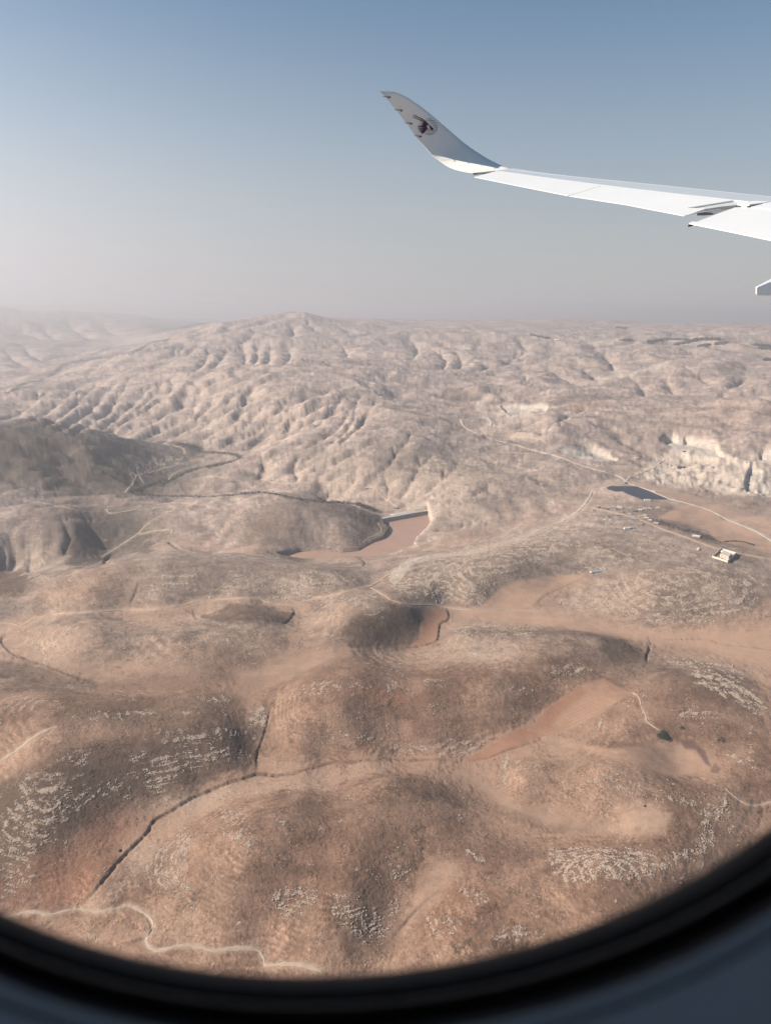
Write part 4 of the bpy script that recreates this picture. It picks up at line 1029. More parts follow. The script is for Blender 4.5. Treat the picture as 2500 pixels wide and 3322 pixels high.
# ------------------------------------------------------------------ terrain: mesh and material
def ground_material():
    m = bpy.data.materials.new('dry_ground')
    m.use_nodes = True
    nt = m.node_tree
    N, Lk = nt.nodes, nt.links
    b = N['Principled BSDF']
    b.inputs['Roughness'].default_value = .95
    b.inputs['Specular IOR Level'].default_value = .12
    col = N.new('ShaderNodeAttribute')
    col.attribute_name = 'soil'
    rk = N.new('ShaderNodeAttribute')
    rk.attribute_name = 'stone'
    gr = N.new('ShaderNodeAttribute')
    gr.attribute_name = 'grain'
    tc = N.new('ShaderNodeTexCoord')

    def noise(scale, detail, rough=.6):
        n = N.new('ShaderNodeTexNoise')
        n.inputs['Scale'].default_value = scale
        n.inputs['Detail'].default_value = detail
        n.inputs['Roughness'].default_value = rough
        Lk.new(tc.outputs['Object'], n.inputs['Vector'])
        return n

    def mth(op, a, b_, clamp=False):
        n = N.new('ShaderNodeMath')
        n.operation = op
        n.use_clamp = clamp
        for i, q in enumerate((a, b_)):
            if q is None:
                continue
            if isinstance(q, (int, float)):
                n.inputs[i].default_value = q
            else:
                Lk.new(q, n.inputs[i])
        return n.outputs[0]

    def mixc(f, a, b_, mode='MIX'):
        n = N.new('ShaderNodeMix')
        n.data_type = 'RGBA'
        n.blend_type = mode
        if isinstance(f, (int, float)):
            n.inputs[0].default_value = f
        else:
            Lk.new(f, n.inputs[0])
        for i, q in ((6, a), (7, b_)):
            if isinstance(q, tuple):
                n.inputs[i].default_value = (*q, 1)
            else:
                Lk.new(q, n.inputs[i])
        return n.outputs[2]
    def streak(sx, sz, detail):
        mp = N.new('ShaderNodeMapping')
        mp.inputs['Scale'].default_value = (sx, sx, sz)
        Lk.new(tc.outputs['Object'], mp.inputs['Vector'])
        n = N.new('ShaderNodeTexNoise')
        n.inputs['Scale'].default_value = 1.0
        n.inputs['Detail'].default_value = detail
        n.inputs['Roughness'].default_value = .62
        Lk.new(mp.outputs[0], n.inputs['Vector'])
        return n.outputs['Fac']
    s1, s2 = streak(.022, .50, 5), streak(.006, .10, 6)
    n_f, n_m, n_l = noise(.30, 3, .72), noise(.06, 6, .80), noise(.012, 8, .72)
    g = mth('ADD', mth('MULTIPLY', mth('SUBTRACT', n_f.outputs['Fac'], .5), 2.1), mth('MULTIPLY', mth('SUBTRACT', n_m.outputs['Fac'], .5), 1.3))
    g = mth('ADD', g, mth('MULTIPLY', mth('SUBTRACT', n_l.outputs['Fac'], .5), .75))
    sb = mth('ADD', mth('MULTIPLY', mth('SUBTRACT', s1, .5), .8), mth('MULTIPLY', mth('SUBTRACT', s2, .5), .8))
    g = mth('MAXIMUM', mth('ADD', mth('MULTIPLY', mth('ADD', g, sb), gr.outputs['Fac']), 1.0), .3)
    gc = N.new('ShaderNodeCombineColor')
    for i in range(3):
        Lk.new(g, gc.inputs[i])
    c = mixc(1.0, col.outputs['Color'], gc.outputs[0], 'MULTIPLY')
    # dry scrub: small dark dots
    n_s = noise(.33, 5, .75)
    scrub = mth('MULTIPLY', mth('SUBTRACT', n_s.outputs['Fac'], .56), 9.0, True)
    n_d = noise(.42, 2, .5)
    dots = mth('MULTIPLY', mth('SUBTRACT', n_d.outputs['Fac'], .60), 12.0, True)
    n_d2 = noise(.13, 4, .75)
    dots2 = mth('MULTIPLY', mth('SUBTRACT', n_d2.outputs['Fac'], .60), 9.0, True)
    dots = mth('MAXIMUM', dots, mth('MULTIPLY', dots2, .7))
    patch = mth('MULTIPLY', mth('SUBTRACT', n_m.outputs['Fac'], .42), 5.0, True)
    c = mixc(mth('MULTIPLY', mth('MULTIPLY', scrub, patch), .62), c, (.095, .078, .058))
    c = mixc(mth('MULTIPLY', mth('MULTIPLY', dots, .46), gr.outputs['Fac']), c, (.10, .075, .056))
    # bare stone
    n_r, n_r2 = noise(.42, 3, .6), noise(.14, 5, .75)
    rr = mth('ADD', mth('MULTIPLY', n_r.outputs['Fac'], .5), mth('MULTIPLY', n_r2.outputs['Fac'], .6))
    st = mth('ADD', mth('ADD', rr, mth('MULTIPLY', mth('SUBTRACT', s1, .5), .38)), mth('MULTIPLY', rk.outputs['Fac'], .24))
    st = mth('MULTIPLY', mth('SUBTRACT', st, .69), 20.0, True)
    gate = mth('MULTIPLY', rk.outputs['Fac'], 4.0, True)
    st = mth('MULTIPLY', st, gate)
    c = mixc(mth('MULTIPLY', st, .85), c, (.48, .365, .28))
    gap = mth('MULTIPLY', mth('MULTIPLY', mth('SUBTRACT', .53, rr), 9.0, True), gate)
    c = mixc(mth('MULTIPLY', gap, .65), c, (.085, .065, .048))
    Lk.new(c, b.inputs['Base Color'])
    hgt = mth('ADD', mth('MULTIPLY', n_m.outputs['Fac'], 3.2), mth('ADD', mth('MULTIPLY', n_f.outputs['Fac'], 1.5), mth('ADD', mth('MULTIPLY', st, .8), mth('MULTIPLY', s1, 1.6))))
    bp = N.new('ShaderNodeBump')
    Lk.new(mth('MULTIPLY', gr.outputs['Fac'], .8), bp.inputs['Strength'])
    bp.inputs['Distance'].default_value = 1.0
    Lk.new(hgt, bp.inputs['Height'])
    Lk.new(bp.outputs[0], b.inputs['Normal'])
    return m


verts = np.stack([VX, VY, ZV], -1).reshape(-1, 3)
ii, jj = np.meshgrid(np.arange(NRW - 1), np.arange(NCL), indexing='ij')
j2 = (jj + 1) % NCL
quads = np.stack([ii * NCL + jj, ii * NCL + j2, (ii + 1) * NCL + j2, (ii + 1) * NCL + jj], -1).reshape(-1, 4)[:, ::-1]
terrain = np_mesh('terrain', verts, quads, ground_material())
at_ = terrain.data.attributes.new('soil', 'FLOAT_COLOR', 'POINT')
at_.data.foreach_set('color', full_col.ravel())
at_ = terrain.data.attributes.new('stone', 'FLOAT', 'POINT')
at_.data.foreach_set('value', full_rock.ravel())
at_ = terrain.data.attributes.new('grain', 'FLOAT', 'POINT')
at_.data.foreach_set('value', full_grain.ravel())
tag(terrain, 'bare brown hills, wadis and valley floors seen from the air', kind='structure')

# ------------------------------------------------------------------ reservoir water
m_water = material('muddy_water', (.42, .262, .19), .38, var=.06, scale=.02, spec=.15)
wp = []
cxy = np.mean([plane_pt(u, v, WATER_Z) for u, v in SHORE], 0)
for u, v in SHORE:
    a, rr = plane_pt(u, v, WATER_Z)
    p = np.array((rr * math.sin(a), rr * math.cos(a)))
    wp.append(p)
wp = np.array(wp)
out = []
for k in range(len(wp)):
    t_ = wp[(k + 1) % len(wp)] - wp[k - 1]
    n_ = np.array((t_[1], -t_[0]))
    n_ /= np.linalg.norm(n_)
    out.append(wp[k] + n_ * 9 * WSGN if (WSGN := -1) else None)
area = .5 * np.sum(wp[:, 0] * np.roll(wp[:, 1], -1) - wp[:, 1] * np.roll(wp[:, 0], -1))
sg = 1 if area > 0 else -1
out = []
for k in range(len(wp)):
    t_ = wp[(k + 1) % len(wp)] - wp[k - 1]
    n_ = np.array((t_[1], -t_[0])) * sg
    out.append(wp[k] + n_ / np.linalg.norm(n_) * (9 if k > 3 else 2))
vv = [Vector((q[0], q[1], WATER_Z)) for q in out]
water = mesh_obj('reservoir_water', vv, [tuple(t) for t in tessellate_polygon([vv])], m_water)
for p_ in water.data.polygons:
    if p_.normal.z < 0:
        p_.flip()
tag(water, 'muddy brown water of the reservoir', kind='structure')

# ------------------------------------------------------------------ roads and tracks
m_road = material('dirt_track', (.41, .30, .222), .95, var=.15, scale=.06)
m_road2 = material('gravel_road', (.50, .395, .315), .95, var=.10, scale=.05)


def road(name, tile, pts, width, mat, label):
    px = spline(T(tile, pts), 10)
    g = []
    for u, v in px:
        a, rr, z = hit(u, v)
        g.append((rr * math.sin(a), rr * math.cos(a)))
    runs, cur = [], [g[0]]
    for p, q in zip(g, g[1:]):
        dq = math.hypot(q[0] - p[0], q[1] - p[1])
        if dq > .12 * math.hypot(*p):
            runs.append(cur)
            cur = [q]
        elif dq > .3:
            cur.append(q)
    runs.append(cur)
    V, F = [], []
    for run in runs:
        if len(run) < 3:
            continue
        run = np.array(run)
        sm = run.copy()
        for _ in range(4):
            sm[1:-1] = (sm[:-2] + 2 * sm[1:-1] + sm[2:]) / 4
        res = []
        for p, q in zip(sm[:-1], sm[1:]):
            k = max(1, int(np.linalg.norm(q - p) / max(2.5, .0035 * np.linalg.norm(p))))
            for i in range(k):
                res.append(p + (q - p) * i / k)
        res.append(sm[-1])
        res = np.array(res)
        tn = np.gradient(res, axis=0)
        tn /= np.linalg.norm(tn, axis=1)[:, None] + 1e-9
        base_i = len(V)
        for k, (p, t_) in enumerate(zip(res, tn)):
            n_ = np.array((-t_[1], t_[0]))
            dist = np.linalg.norm(p)
            lift = .05 + .00026 * dist
            wv = width * (.85 + .3 * math.sin(k * .9) * math.sin(k * .37 + 1) + .25 * math.sin(k * .11 + width))
            for o_, dl in ((-1, -.6), (-.72, 1), (0, 1.15), (.72, 1), (1, -.6)):
                q = p + n_ * o_ * wv * .5
                V.append((q[0], q[1], ground_xy(q[0], q[1]) + lift * dl))
        for k in range(len(res) - 1):
            for c in range(4):
                a0 = base_i + k * 5 + c
                F.append((a0, a0 + 1, a0 + 6, a0 + 5))
    o = mesh_obj(name, V, F, mat, smooth=True)
    o.data.update()
    if o.data.polygons and sum(p_.normal.z for p_ in o.data.polygons) < 0:
        o.data.flip_normals()
    tag(o, label, kind='structure')
    return o


for args in ROADS:
    road(*args[:4], m_road if args[4] == 'dirt' else m_road2, args[5])
# ==PART2==
# ------------------------------------------------------------------ haze: the air over the land
def haze_box():
    m = bpy.data.materials.new('haze_air')
    m.use_nodes = True
    nt = m.node_tree
    nt.nodes.remove(nt.nodes['Principled BSDF'])
    pv = nt.nodes.new('ShaderNodeVolumePrincipled')
    pv.inputs['Color'].default_value = (.76, .73, .76, 1)
    pv.inputs['Density'].default_value = HAZE_D
    pv.inputs['Anisotropy'].default_value = .2
    nt.links.new(pv.outputs[0], nt.nodes['Material Output'].inputs['Volume'])
    s, z0, z1 = 125000.0, -760.0, 760.0
    v = [(x, y, z) for z in (z0, z1) for x, y in ((-s, -s), (s, -s), (s, s), (-s, s))]
    f = [(3, 2, 1, 0), (4, 5, 6, 7), (0, 1, 5, 4), (1, 2, 6, 5), (2, 3, 7, 6), (3, 0, 4, 7)]
    tag(mesh_obj('haze', v, f, m), 'dusty haze lying over the hills', kind='stuff')


HAZE_D = 7.4e-5
haze_box()

# ------------------------------------------------------------------ aircraft wing
m_white = material('white_wing_paint', (.80, .79, .77), .32, var=.02, scale=.6)
m_grey = material('grey_wing_paint', (.50, .525, .55), .30, var=.03, scale=.5)
m_lgrey = material('pale_grey_wing_paint', (.60, .60, .60), .35)
m_dark = material('dark_seal', (.05, .052, .055), .6)
m_cove = material('cove_grey', (.22, .23, .24), .5)
m_prim = material('beige_primer', (.55, .49, .44), .6)
m_mar = material('burgundy_print', (.085, .008, .03), .45)
m_gprint = material('grey_print', (.23, .26, .27), .45)

wing = empty('airplane_wing', at_depth(2700, 700, 15))
tag(wing, 'white aircraft wing with upturned winglet, antelope emblem and extended flap', 'wing')
WORG = wing.location.copy()


def invd(u, v):
    return .0392 + 7.6e-6 * (u - 1662) + 9e-5 * (v - 542)


def wpt(u, v):
    return at_depth(u, v, 1 / invd(u, v))


_a, _b, _c = wpt(1662, 542), wpt(2500, 627), wpt(2500, 777)
WN = (_b - _a).cross(_c - _a).normalized()
if WN.z < 0:
    WN = -WN


def wobj(name, V, F, mat, smooth=False, parent=None):
    return mesh_obj(name, [Vector(v) - WORG for v in V], F, mat, parent or wing, smooth)


def plate(name, px, mat, th, off=0.0, parent=None):
    """panel lying in the wing surface: corners in order, own thickness at each corner"""
    n = len(px)
    if not isinstance(th, (list, tuple)):
        th = [th] * n
    top = [wpt(*p) + WN * off for p in px]
    bot = [q - WN * t for q, t in zip(top, th)]
    tri = tessellate_polygon([top])
    F = [tuple(t) for t in tri] + [tuple(n + i for i in t[::-1]) for t in tri] + [(i, n + i, n + (i + 1) % n, (i + 1) % n) for i in range(n)]
    o = wobj(name, top + bot, F, mat, parent=parent)
    me = o.data
    import bmesh
    bm = bmesh.new()
    bm.from_mesh(me)
    bmesh.ops.recalc_face_normals(bm, faces=bm.faces)
    bm.to_mesh(me)
    bm.free()
    return o


LE_L = [(1662, 542), (1760, 553.5), (1860, 564), (2101, 587), (2500, 627), (2950, 672)]
RE_L = [(1606, 552.5), (1780, 577), (1950, 599), (2160, 624), (2380, 648), (2950, 716)]
SL_L = [(1648, 547.5), (1752, 560), (1860, 572), (2101, 596), (2500, 637), (2950, 684)]


def resample(pts, n):
    p = np.array(spline(pts, 12))
    d = np.concatenate([[0], np.cumsum(np.linalg.norm(np.diff(p, axis=0), axis=1))])
    t = np.linspace(0, d[-1], n)
    return np.stack([np.interp(t, d, p[:, k]) for k in range(p.shape[1])], 1)


def slab(name, A, B, c0, c1, mat, n=40, m=6, thick=.3):
    """lofted wing skin between chord fractions; c = 0 leading edge, 1 rear edge of the fixed wing"""
    A, B = resample(A, n), resample(B, n)
    V, F = [], []
    cs = np.linspace(c0, c1, m)
    tops = []
    for i in range(n):
        pa, pb = wpt(*A[i]), wpt(*B[i])
        for k, c in enumerate(np.linspace(0, 1, m)):
            q = pa.lerp(pb, c)
            cc = c0 + (c1 - c0) * c
            drop = .16 * min(1, .2 + i / 12) * max(0, .35 - cc) ** 2 / .35 ** 2
            V.append(q - WN * drop)
    for i in range(n):
        pa, pb = wpt(*A[i]), wpt(*B[i])
        for k, c in enumerate(np.linspace(0, 1, m)):
            cc = c0 + (c1 - c0) * c
            V.append(pa.lerp(pb, c) - WN * ((.06 + thick * math.sin(math.pi * (.06 + cc * .86)) + (.12 if cc < .32 else 0)) * min(1, .12 + i / 14)))
    o_ = n * m
    for i in range(n - 1):
        for k in range(m - 1):
            a = i * m + k
            F.append((a, a + 1, a + m + 1, a + m))
            F.append((o_ + a + m, o_ + a + m + 1, o_ + a + 1, o_ + a))
        for k in (0, m - 1):
            a = i * m + k
            F.append((a, a + m, o_ + a + m, o_ + a))
    for i in (0, n - 1):
        for k in range(m - 1):
            a = i * m + k
            F.append((a, a + 1, o_ + a + 1, o_ + a))
    o = wobj(name, V, F, mat, True)
    me = o.data
    import bmesh
    bm = bmesh.new()
    bm.from_mesh(me)
    bmesh.ops.recalc_face_normals(bm, faces=bm.faces)
    for e in bm.edges:
        if len(e.link_faces) == 2 and e.calc_face_angle(0) > .6:
            e.smooth = False
    bm.to_mesh(me)
    bm.free()
    return o


def off_px(L, dv):
    return [(u, v + dv) for u, v in L]


slab('leading_edge_slat', LE_L, SL_L, 0, .30, m_grey, thick=.05)
slab('wing_skin', off_px(SL_L, 1.5), RE_L, .34, 1, m_grey, thick=.3)
# seam floor under the slat joint and the hinge line
plate('seam_strip', [(1640, 545.6), (2101, 593), (2950, 680), (2950, 692), (2101, 601), (1640, 552)], m_dark, .02, -.06)
plate('hinge_strip', [(1618, 551), (1950, 595), (2370, 644), (2395, 651), (2360, 654), (1950, 604), (1620, 560)], m_dark, .02, -.07)
plate('aileron', [(1608, 555.2), (1780, 579.8), (1949, 601.5), (1841, 634.8), (1690, 605), (1537, 574)], m_white, [.12, .12, .12, .012, .012, .012])
plate('aileron', [(1953.5, 602), (2160, 626.8), (2377, 649.6), (2330, 657), (2228, 674), (2289, 676), (2235, 695.5), (2217, 700), (2030, 664), (1844.5, 635.6)], m_white, [.12, .12, .12, .1, .08, .05, .02, .012, .012, .012])
P_ = lambda pts: [(2150 + x * .2102, 580 + y * .2102) for x, y in pts]
plate('shroud_panel', P_([(375, 447), (860, 367), (1095, 325), (1440, 350), (1160, 376), (900, 403), (532, 460)]), m_lgrey, .05, -.035)
plate('cove_wall', P_([(532, 462), (900, 404), (1160, 374), (1360, 400), (1330, 440), (1230, 425), (1040, 447), (985, 460), (740, 454), (650, 462)]), m_cove, .05, -.10)
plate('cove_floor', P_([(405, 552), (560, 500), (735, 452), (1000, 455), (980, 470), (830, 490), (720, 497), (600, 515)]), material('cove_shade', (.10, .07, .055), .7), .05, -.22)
fl = plate('flap', P_([(397, 683), (450, 656), (525, 668), (800, 557), (1105, 441), (1235, 436), (1300, 440), (1665, 487), (3800, 800), (3800, 1420), (1665, 943), (1000, 805)]), m_white, [.02, .03, .04, .08, .12, .12, .12, .12, .12, .02, .02, .02])
plate('flap_end', P_([(468, 656), (523, 667), (800, 556), (1103, 440), (1045, 443), (760, 541)]), m_prim, .06, -.03, fl)
plate('spoiler', P_([(1143, 380), (1400, 347), (1640, 357), (1490, 380), (1325, 404)]), m_white, .05, .01)
plate('spoiler', P_([(1350, 441), (1500, 402), (1665, 364), (3800, 700), (3800, 790), (1665, 480)]), m_white, .05, .01)
plate('spoiler_gap', P_([(1330, 405), (1490, 380), (1650, 356), (1700, 366), (1500, 404), (1345, 440), (1300, 440), (1230, 420), (1260, 400)]), m_dark, .03, -.02)
bpy_f = [wpt(*P_([(1205, 435)])[0]), wpt(*P_([(1285, 440)])[0])]
plate('flap_fairing_tip', P_([(1200, 440), (1220, 418), (1245, 413), (1275, 424), (1290, 442)]), m_white, .06, .02)
# flap track fairing at the right edge of the view
fv2 = [at_depth(2453, 933, 11.5), at_depth(2453, 958.5, 11.5), at_depth(2500, 959.5, 12.1), at_depth(2500, 914, 12.1), at_depth(3000, 968, 17.5), at_depth(3000, 775, 17.5),
       at_depth(2449, 929.5, 11.75), at_depth(2449, 956.5, 11.75), at_depth(2500, 902, 12.6), at_depth(2500, 957, 12.6), at_depth(3000, 690, 18.2), at_depth(3000, 960, 18.2)]
ff = [(0, 1, 2, 3), (3, 2, 4, 5), (6, 8, 9, 7), (8, 10, 11, 9), (0, 3, 8, 6), (3, 5, 10, 8), (1, 7, 9, 2), (2, 9, 11, 4), (0, 6, 7, 1), (5, 4, 11, 10)]
fo = wobj('flap_track_fairing', fv2, ff, m_white)
bv = fo.modifiers.new('soft_edges', 'BEVEL')
bv.width = .02
bv.segments = 2

# winglet
TEW = T('X', [(1060, 920), (980, 905), (900, 885), (830, 855), (760, 805), (700, 760), (640, 690), (560, 600), (480, 490), (390, 370), (300, 262), (225, 180)])
LEW = T('X', [(1440, 880), (1380, 855), (1280, 815), (1160, 750), (1040, 670), (920, 575), (800, 470), (680, 370), (560, 285), (470, 230), (380, 192), (300, 181), (229, 179.5)])
NS, MS = 44, 15
te, le = resample(TEW, NS), resample(LEW, NS)
ss = np.linspace(0, 1, NS)
dte = np.interp(ss, [0, .15, .3, .5, .75, 1], [25.05, 25.8, 26.3, 26.2, 25.5, 24.6])
dle = np.interp(ss, [0, .15, .35, .6, .8, 1], [25.2, 26.2, 27.0, 26.8, 25.8, 24.65])
k_ = np.array([1, 4, 6, 4, 1]) / 16
for _ in range(5):
    dte = np.convolve(np.pad(dte, 2, 'edge'), k_, 'valid')
    dle = np.convolve(np.pad(dle, 2, 'edge'), k_, 'valid')
WV, WF = [], []
for i in range(NS):
    pa, pb = at_depth(*te[i], dte[i]), at_depth(*le[i], dle[i])
    for k in range(MS):
        WV.append(pa.lerp(pb, k / (MS - 1)))
G_ = [[WV[i * MS + k] for k in range(MS)] for i in range(NS)]
nor = []
for i in range(NS):
    for k in range(MS):
        a = G_[min(i + 1, NS - 1)][k] - G_[max(i - 1, 0)][k]
        b = G_[i][min(k + 1, MS - 1)] - G_[i][max(k - 1, 0)]
        n_ = a.cross(b)
        if n_.length < 1e-9:
            n_ = nor[-1]
        n_ = n_.normalized()
        if n_.dot(Vector((0, 0, H)) - G_[i][k]) < 0:
            n_ = -n_
        nor.append(n_)
V2 = []
for i in range(NS):
    ch = (G_[i][-1] - G_[i][0]).length
    for k in range(MS):
        c = k / (MS - 1)
        V2.append(WV[i * MS + k] - nor[i * MS + k] * (.045 * ch * max(0, c - .80) ** 2 / .04))
for i in range(NS):
    ch = (G_[i][-1] - G_[i][0]).length
    for k in range(MS):
        c = k / (MS - 1)
        V2.append(WV[i * MS + k] - nor[i * MS + k] * (.012 + .09 * ch * math.sqrt(max(0, c)) * (1 - .45 * c)))
o_ = NS * MS
F2 = []
for i in range(NS - 1):
    for k in range(MS - 1):
        a = i * MS + k
        F2.append((a, a + 1, a + MS + 1, a + MS))
        F2.append((o_ + a, o_ + a + MS, o_ + a + MS + 1, o_ + a + 1))
    for k in (0, MS - 1):
        a = i * MS + k
        F2.append((a, a + MS, o_ + a + MS, o_ + a))
winglet = wobj('winglet', V2, F2, material('winglet_paint', (.86, .81, .735), .42), True)
import bmesh
bm = bmesh.new()
bm.from_mesh(winglet.data)
bmesh.ops.recalc_face_normals(bm, faces=bm.faces)
for e in bm.edges:
    if len(e.link_faces) == 2 and e.calc_face_angle(0) > .7:
        e.smooth = False
bm.to_mesh(winglet.data)
bm.free()
# small dark wedge between winglet root and aileron
plate('root_wedge', T('X', [(1066, 921), (1180, 905), (1262, 897), (1268, 892), (1150, 903)]), m_cove, .03, -.03)
tipcap = None
BV = BVHTree.FromPolygons(V2[:o_], [f for f in F2 if max(f) < o_])
CAMP = Vector((0, 0, H))


def on_winglet(u, v, lift=.03):
    d = Vector(ray(u, v)).normalized()
    loc, n_, idx, dist = BV.ray_cast(CAMP, d)
    if loc is None:
        loc, n_, idx, dist = BV.find_nearest(at_depth(u, v, 24))
    return loc - d * lift


def decal(name, polys, mat, parent):
    V, F = [], []
    for poly in polys:
        pts = [on_winglet(*q) for q in T('L', poly)]
        flat_ = [Vector((q[0], -q[1], 0)) for q in poly]
        b0 = len(V)
        V += pts
        F += [tuple(b0 + i for i in t) for t in tessellate_polygon([flat_])]
    return wobj(name, V, F, mat, parent=parent)


def strip(pts, w0, w1):
    p = np.array(spline(pts, 5))
    t = np.gradient(p, axis=0)
    t /= np.linalg.norm(t, axis=1)[:, None]
    n_ = np.stack([-t[:, 1], t[:, 0]], 1)
    w = np.linspace(w0, w1, len(p))[:, None] / 2
    return [tuple(q) for q in np.concatenate([p + n_ * w, (p - n_ * w)[::-1]])]


head = [(905, 695), (965, 688), (1020, 735), (1100, 812), (1160, 870), (1215, 925), (1197, 937), (1190, 962), (1150, 972), (1115, 945), (1085, 880), (1062, 832), (1068, 815), (1052, 790), (1035, 795), (1025, 760), (1008, 815), (985, 785), (975, 835), (995, 888), (1055, 938), (985, 928), (940, 990), (890, 1045), (835, 1082), (780, 1050), (828, 1036), (740, 1012), (730, 992), (848, 985), (825, 968), (705, 955), (697, 935), (855, 926), (850, 912), (682, 900), (678, 877), (862, 868), (860, 853), (680, 845), (675, 818), (760, 815), (830, 780), (862, 745), (775, 726), (782, 714), (880, 712)]
decal('antelope_print', [head], m_mar, winglet)
decal('antelope_horn', [strip([(525, 442), (600, 475), (720, 535), (840, 600), (915, 655), (970, 695)], 18, 38)], m_mar, winglet)
decal('antelope_horn', [strip([(487, 514), (560, 530), (680, 580), (800, 640), (920, 712)], 16, 34)], m_mar, winglet)
decal('emblem_stripes', [strip([(x0, y - 4), ((x0 + x1) / 2, y), (x1, y + 8)], 6, 24) for x0, x1, y in
                         ((940, 1130, 578), (890, 1222, 632), (985, 1282, 688), (1085, 1325, 748), (1155, 1340, 803), (1190, 1342, 858), (1225, 1340, 912), (1205, 1322, 966), (985, 1095, 956), (950, 1282, 1014), (890, 1225, 1066), (900, 1130, 1108))], m_gprint, winglet)
decal('emblem_stripes', [strip([(x0, y), (x1, y + 2)], 5, 9) for x0, x1, y in ((745, 850, 660), (728, 780, 720), (700, 800, 776))], m_gprint, winglet)
decal('panel_mark', [strip([((1425 - 1290 + (x - 760) * .36) / .0961, (230 + y * .36036 - 330) / .0961) for x, y in ((765, 803), (830, 797), (890, 792))], 6, 6)], m_gprint, winglet)


def rod(name, pts, r0, r1, mat, parent, n=6):
    V, F = [], []
    for i, p in enumerate(pts):
        p = Vector(p)
        t = (Vector(pts[min(i + 1, len(pts) - 1)]) - Vector(pts[max(i - 1, 0)])).normalized()
        a = t.cross(Vector((0, 0, 1)) if abs(t.z) < .9 else Vector((1, 0, 0))).normalized()
        b = t.cross(a)
        rr = r0 + (r1 - r0) * i / (len(pts) - 1)
        for k in range(n):
            V.append(p + (a * math.cos(2 * math.pi * k / n) + b * math.sin(2 * math.pi * k / n)) * rr)
    for i in range(len(pts) - 1):
        for k in range(n):
            F.append((i * n + k, i * n + (k + 1) % n, (i + 1) * n + (k + 1) % n, (i + 1) * n + k))
    F.append(tuple(range(n))[::-1])
    F.append(tuple(range((len(pts) - 1) * n, len(pts) * n)))
    return wobj(name, V, F, mat, True, parent) if parent else mesh_obj(name, V, F, mat, None, True)


m_wick = material('discharger_grey', (.16, .16, .16), .5)
for (x0, y0, x1, y1) in ((250, 232, 320, 236), (355, 348, 428, 355), (447, 466, 515, 473), (533, 581, 600, 589)):
    q0, q1 = T('X', [(x0, y0), (x1, y1)])
    p1 = on_winglet(q1[0], q1[1], .05)
    dep = (p1 - CAMP).dot(Vector(ray(CX, CY)))
    p0 = at_depth(q0[0], q0[1], dep - .25)
    rod('static_discharger', [p0, p0.lerp(p1, .5), p1], .008, .014, m_wick, winglet)
    foot = on_winglet(q1[0] - 4, q1[1] + 3, .0)
    rod('discharger_foot', [p1, p1.lerp(p0, .15) - Vector((0, 0, .01)), foot], .028, .02, m_wick, winglet)

# ------------------------------------------------------------------ cabin window and wall
m_rim = material('window_rim_rubber', (.014, .008, .0065), .7, spec=.25)
m_gask = material('window_gasket', (.03, .03, .034), .35)
m_wall = material('cabin_wall_plastic', (.47, .53, .60), .6, var=.03, scale=8)
m_cab = material('cabin_interior', (.34, .35, .37), .8)


def oval(k, n=96, top=1.0):
    """rim outline in photo pixels, k = widening in px"""
    out = []
    for i in range(n):
        t = 2 * math.pi * i / n
        c, s = math.cos(t), math.sin(t)
        ax = 2290 if c > 0 else 2150
        ext = k * (1 + .14 * max(0, c) ** 2)
        out.append((980 + c * (ax + ext * 1.05), 1250 + s * (1918 + ext)))
    return out


def ring_mesh(name, prof, mat, parent, smooth=True):
    V, F = [], []
    n = 96
    for k, d in prof:
        V += [at_depth(u, v, d) for u, v in oval(k, n)]
    for i in range(len(prof) - 1):
        for j in range(n):
            F.append((i * n + j, i * n + (j + 1) % n, (i + 1) * n + (j + 1) % n, (i + 1) * n + j))
    o = mesh_obj(name, [v - win.location for v in V], F, mat, parent, smooth)
    return o


win = empty('aircraft_window', at_depth(980, 1250, .21))
tag(win, 'dark rubber rimmed cabin window seen out of focus round the view', 'window')
ring_mesh('window_rim', [(-2, .230), (0, .214), (8, .208), (40, .203), (82, .198), (92, .199)], m_rim, win)
ring_mesh('gasket', [(90, .200), (96, .1955), (106, .194), (116, .1955), (122, .200)], m_gask, win)
ring_mesh('inner_bezel', [(118, .202), (150, .196), (210, .184), (262, .172), (280, .166)], m_rim, win)
m_pane = bpy.data.materials.new('clear_pane')
m_pane.use_nodes = True
nt_ = m_pane.node_tree
nt_.nodes.remove(nt_.nodes['Principled BSDF'])
tb = nt_.nodes.new('ShaderNodeBsdfTransparent')
tb.inputs[0].default_value = (1, 1, 1, 1)
nt_.links.new(tb.outputs[0], nt_.nodes['Material Output'].inputs['Surface'])
ov1, ov2 = [at_depth(u, v, .222) for u, v in oval(0)], [at_depth(u, v, .226) for u, v in oval(0)]
mesh_obj('window_pane', [q - win.location for q in ov1 + ov2], [tuple(range(96)), tuple(range(191, 95, -1))] + [(i, (i + 1) % 96, 96 + (i + 1) % 96, 96 + i) for i in range(96)], m_pane, win)

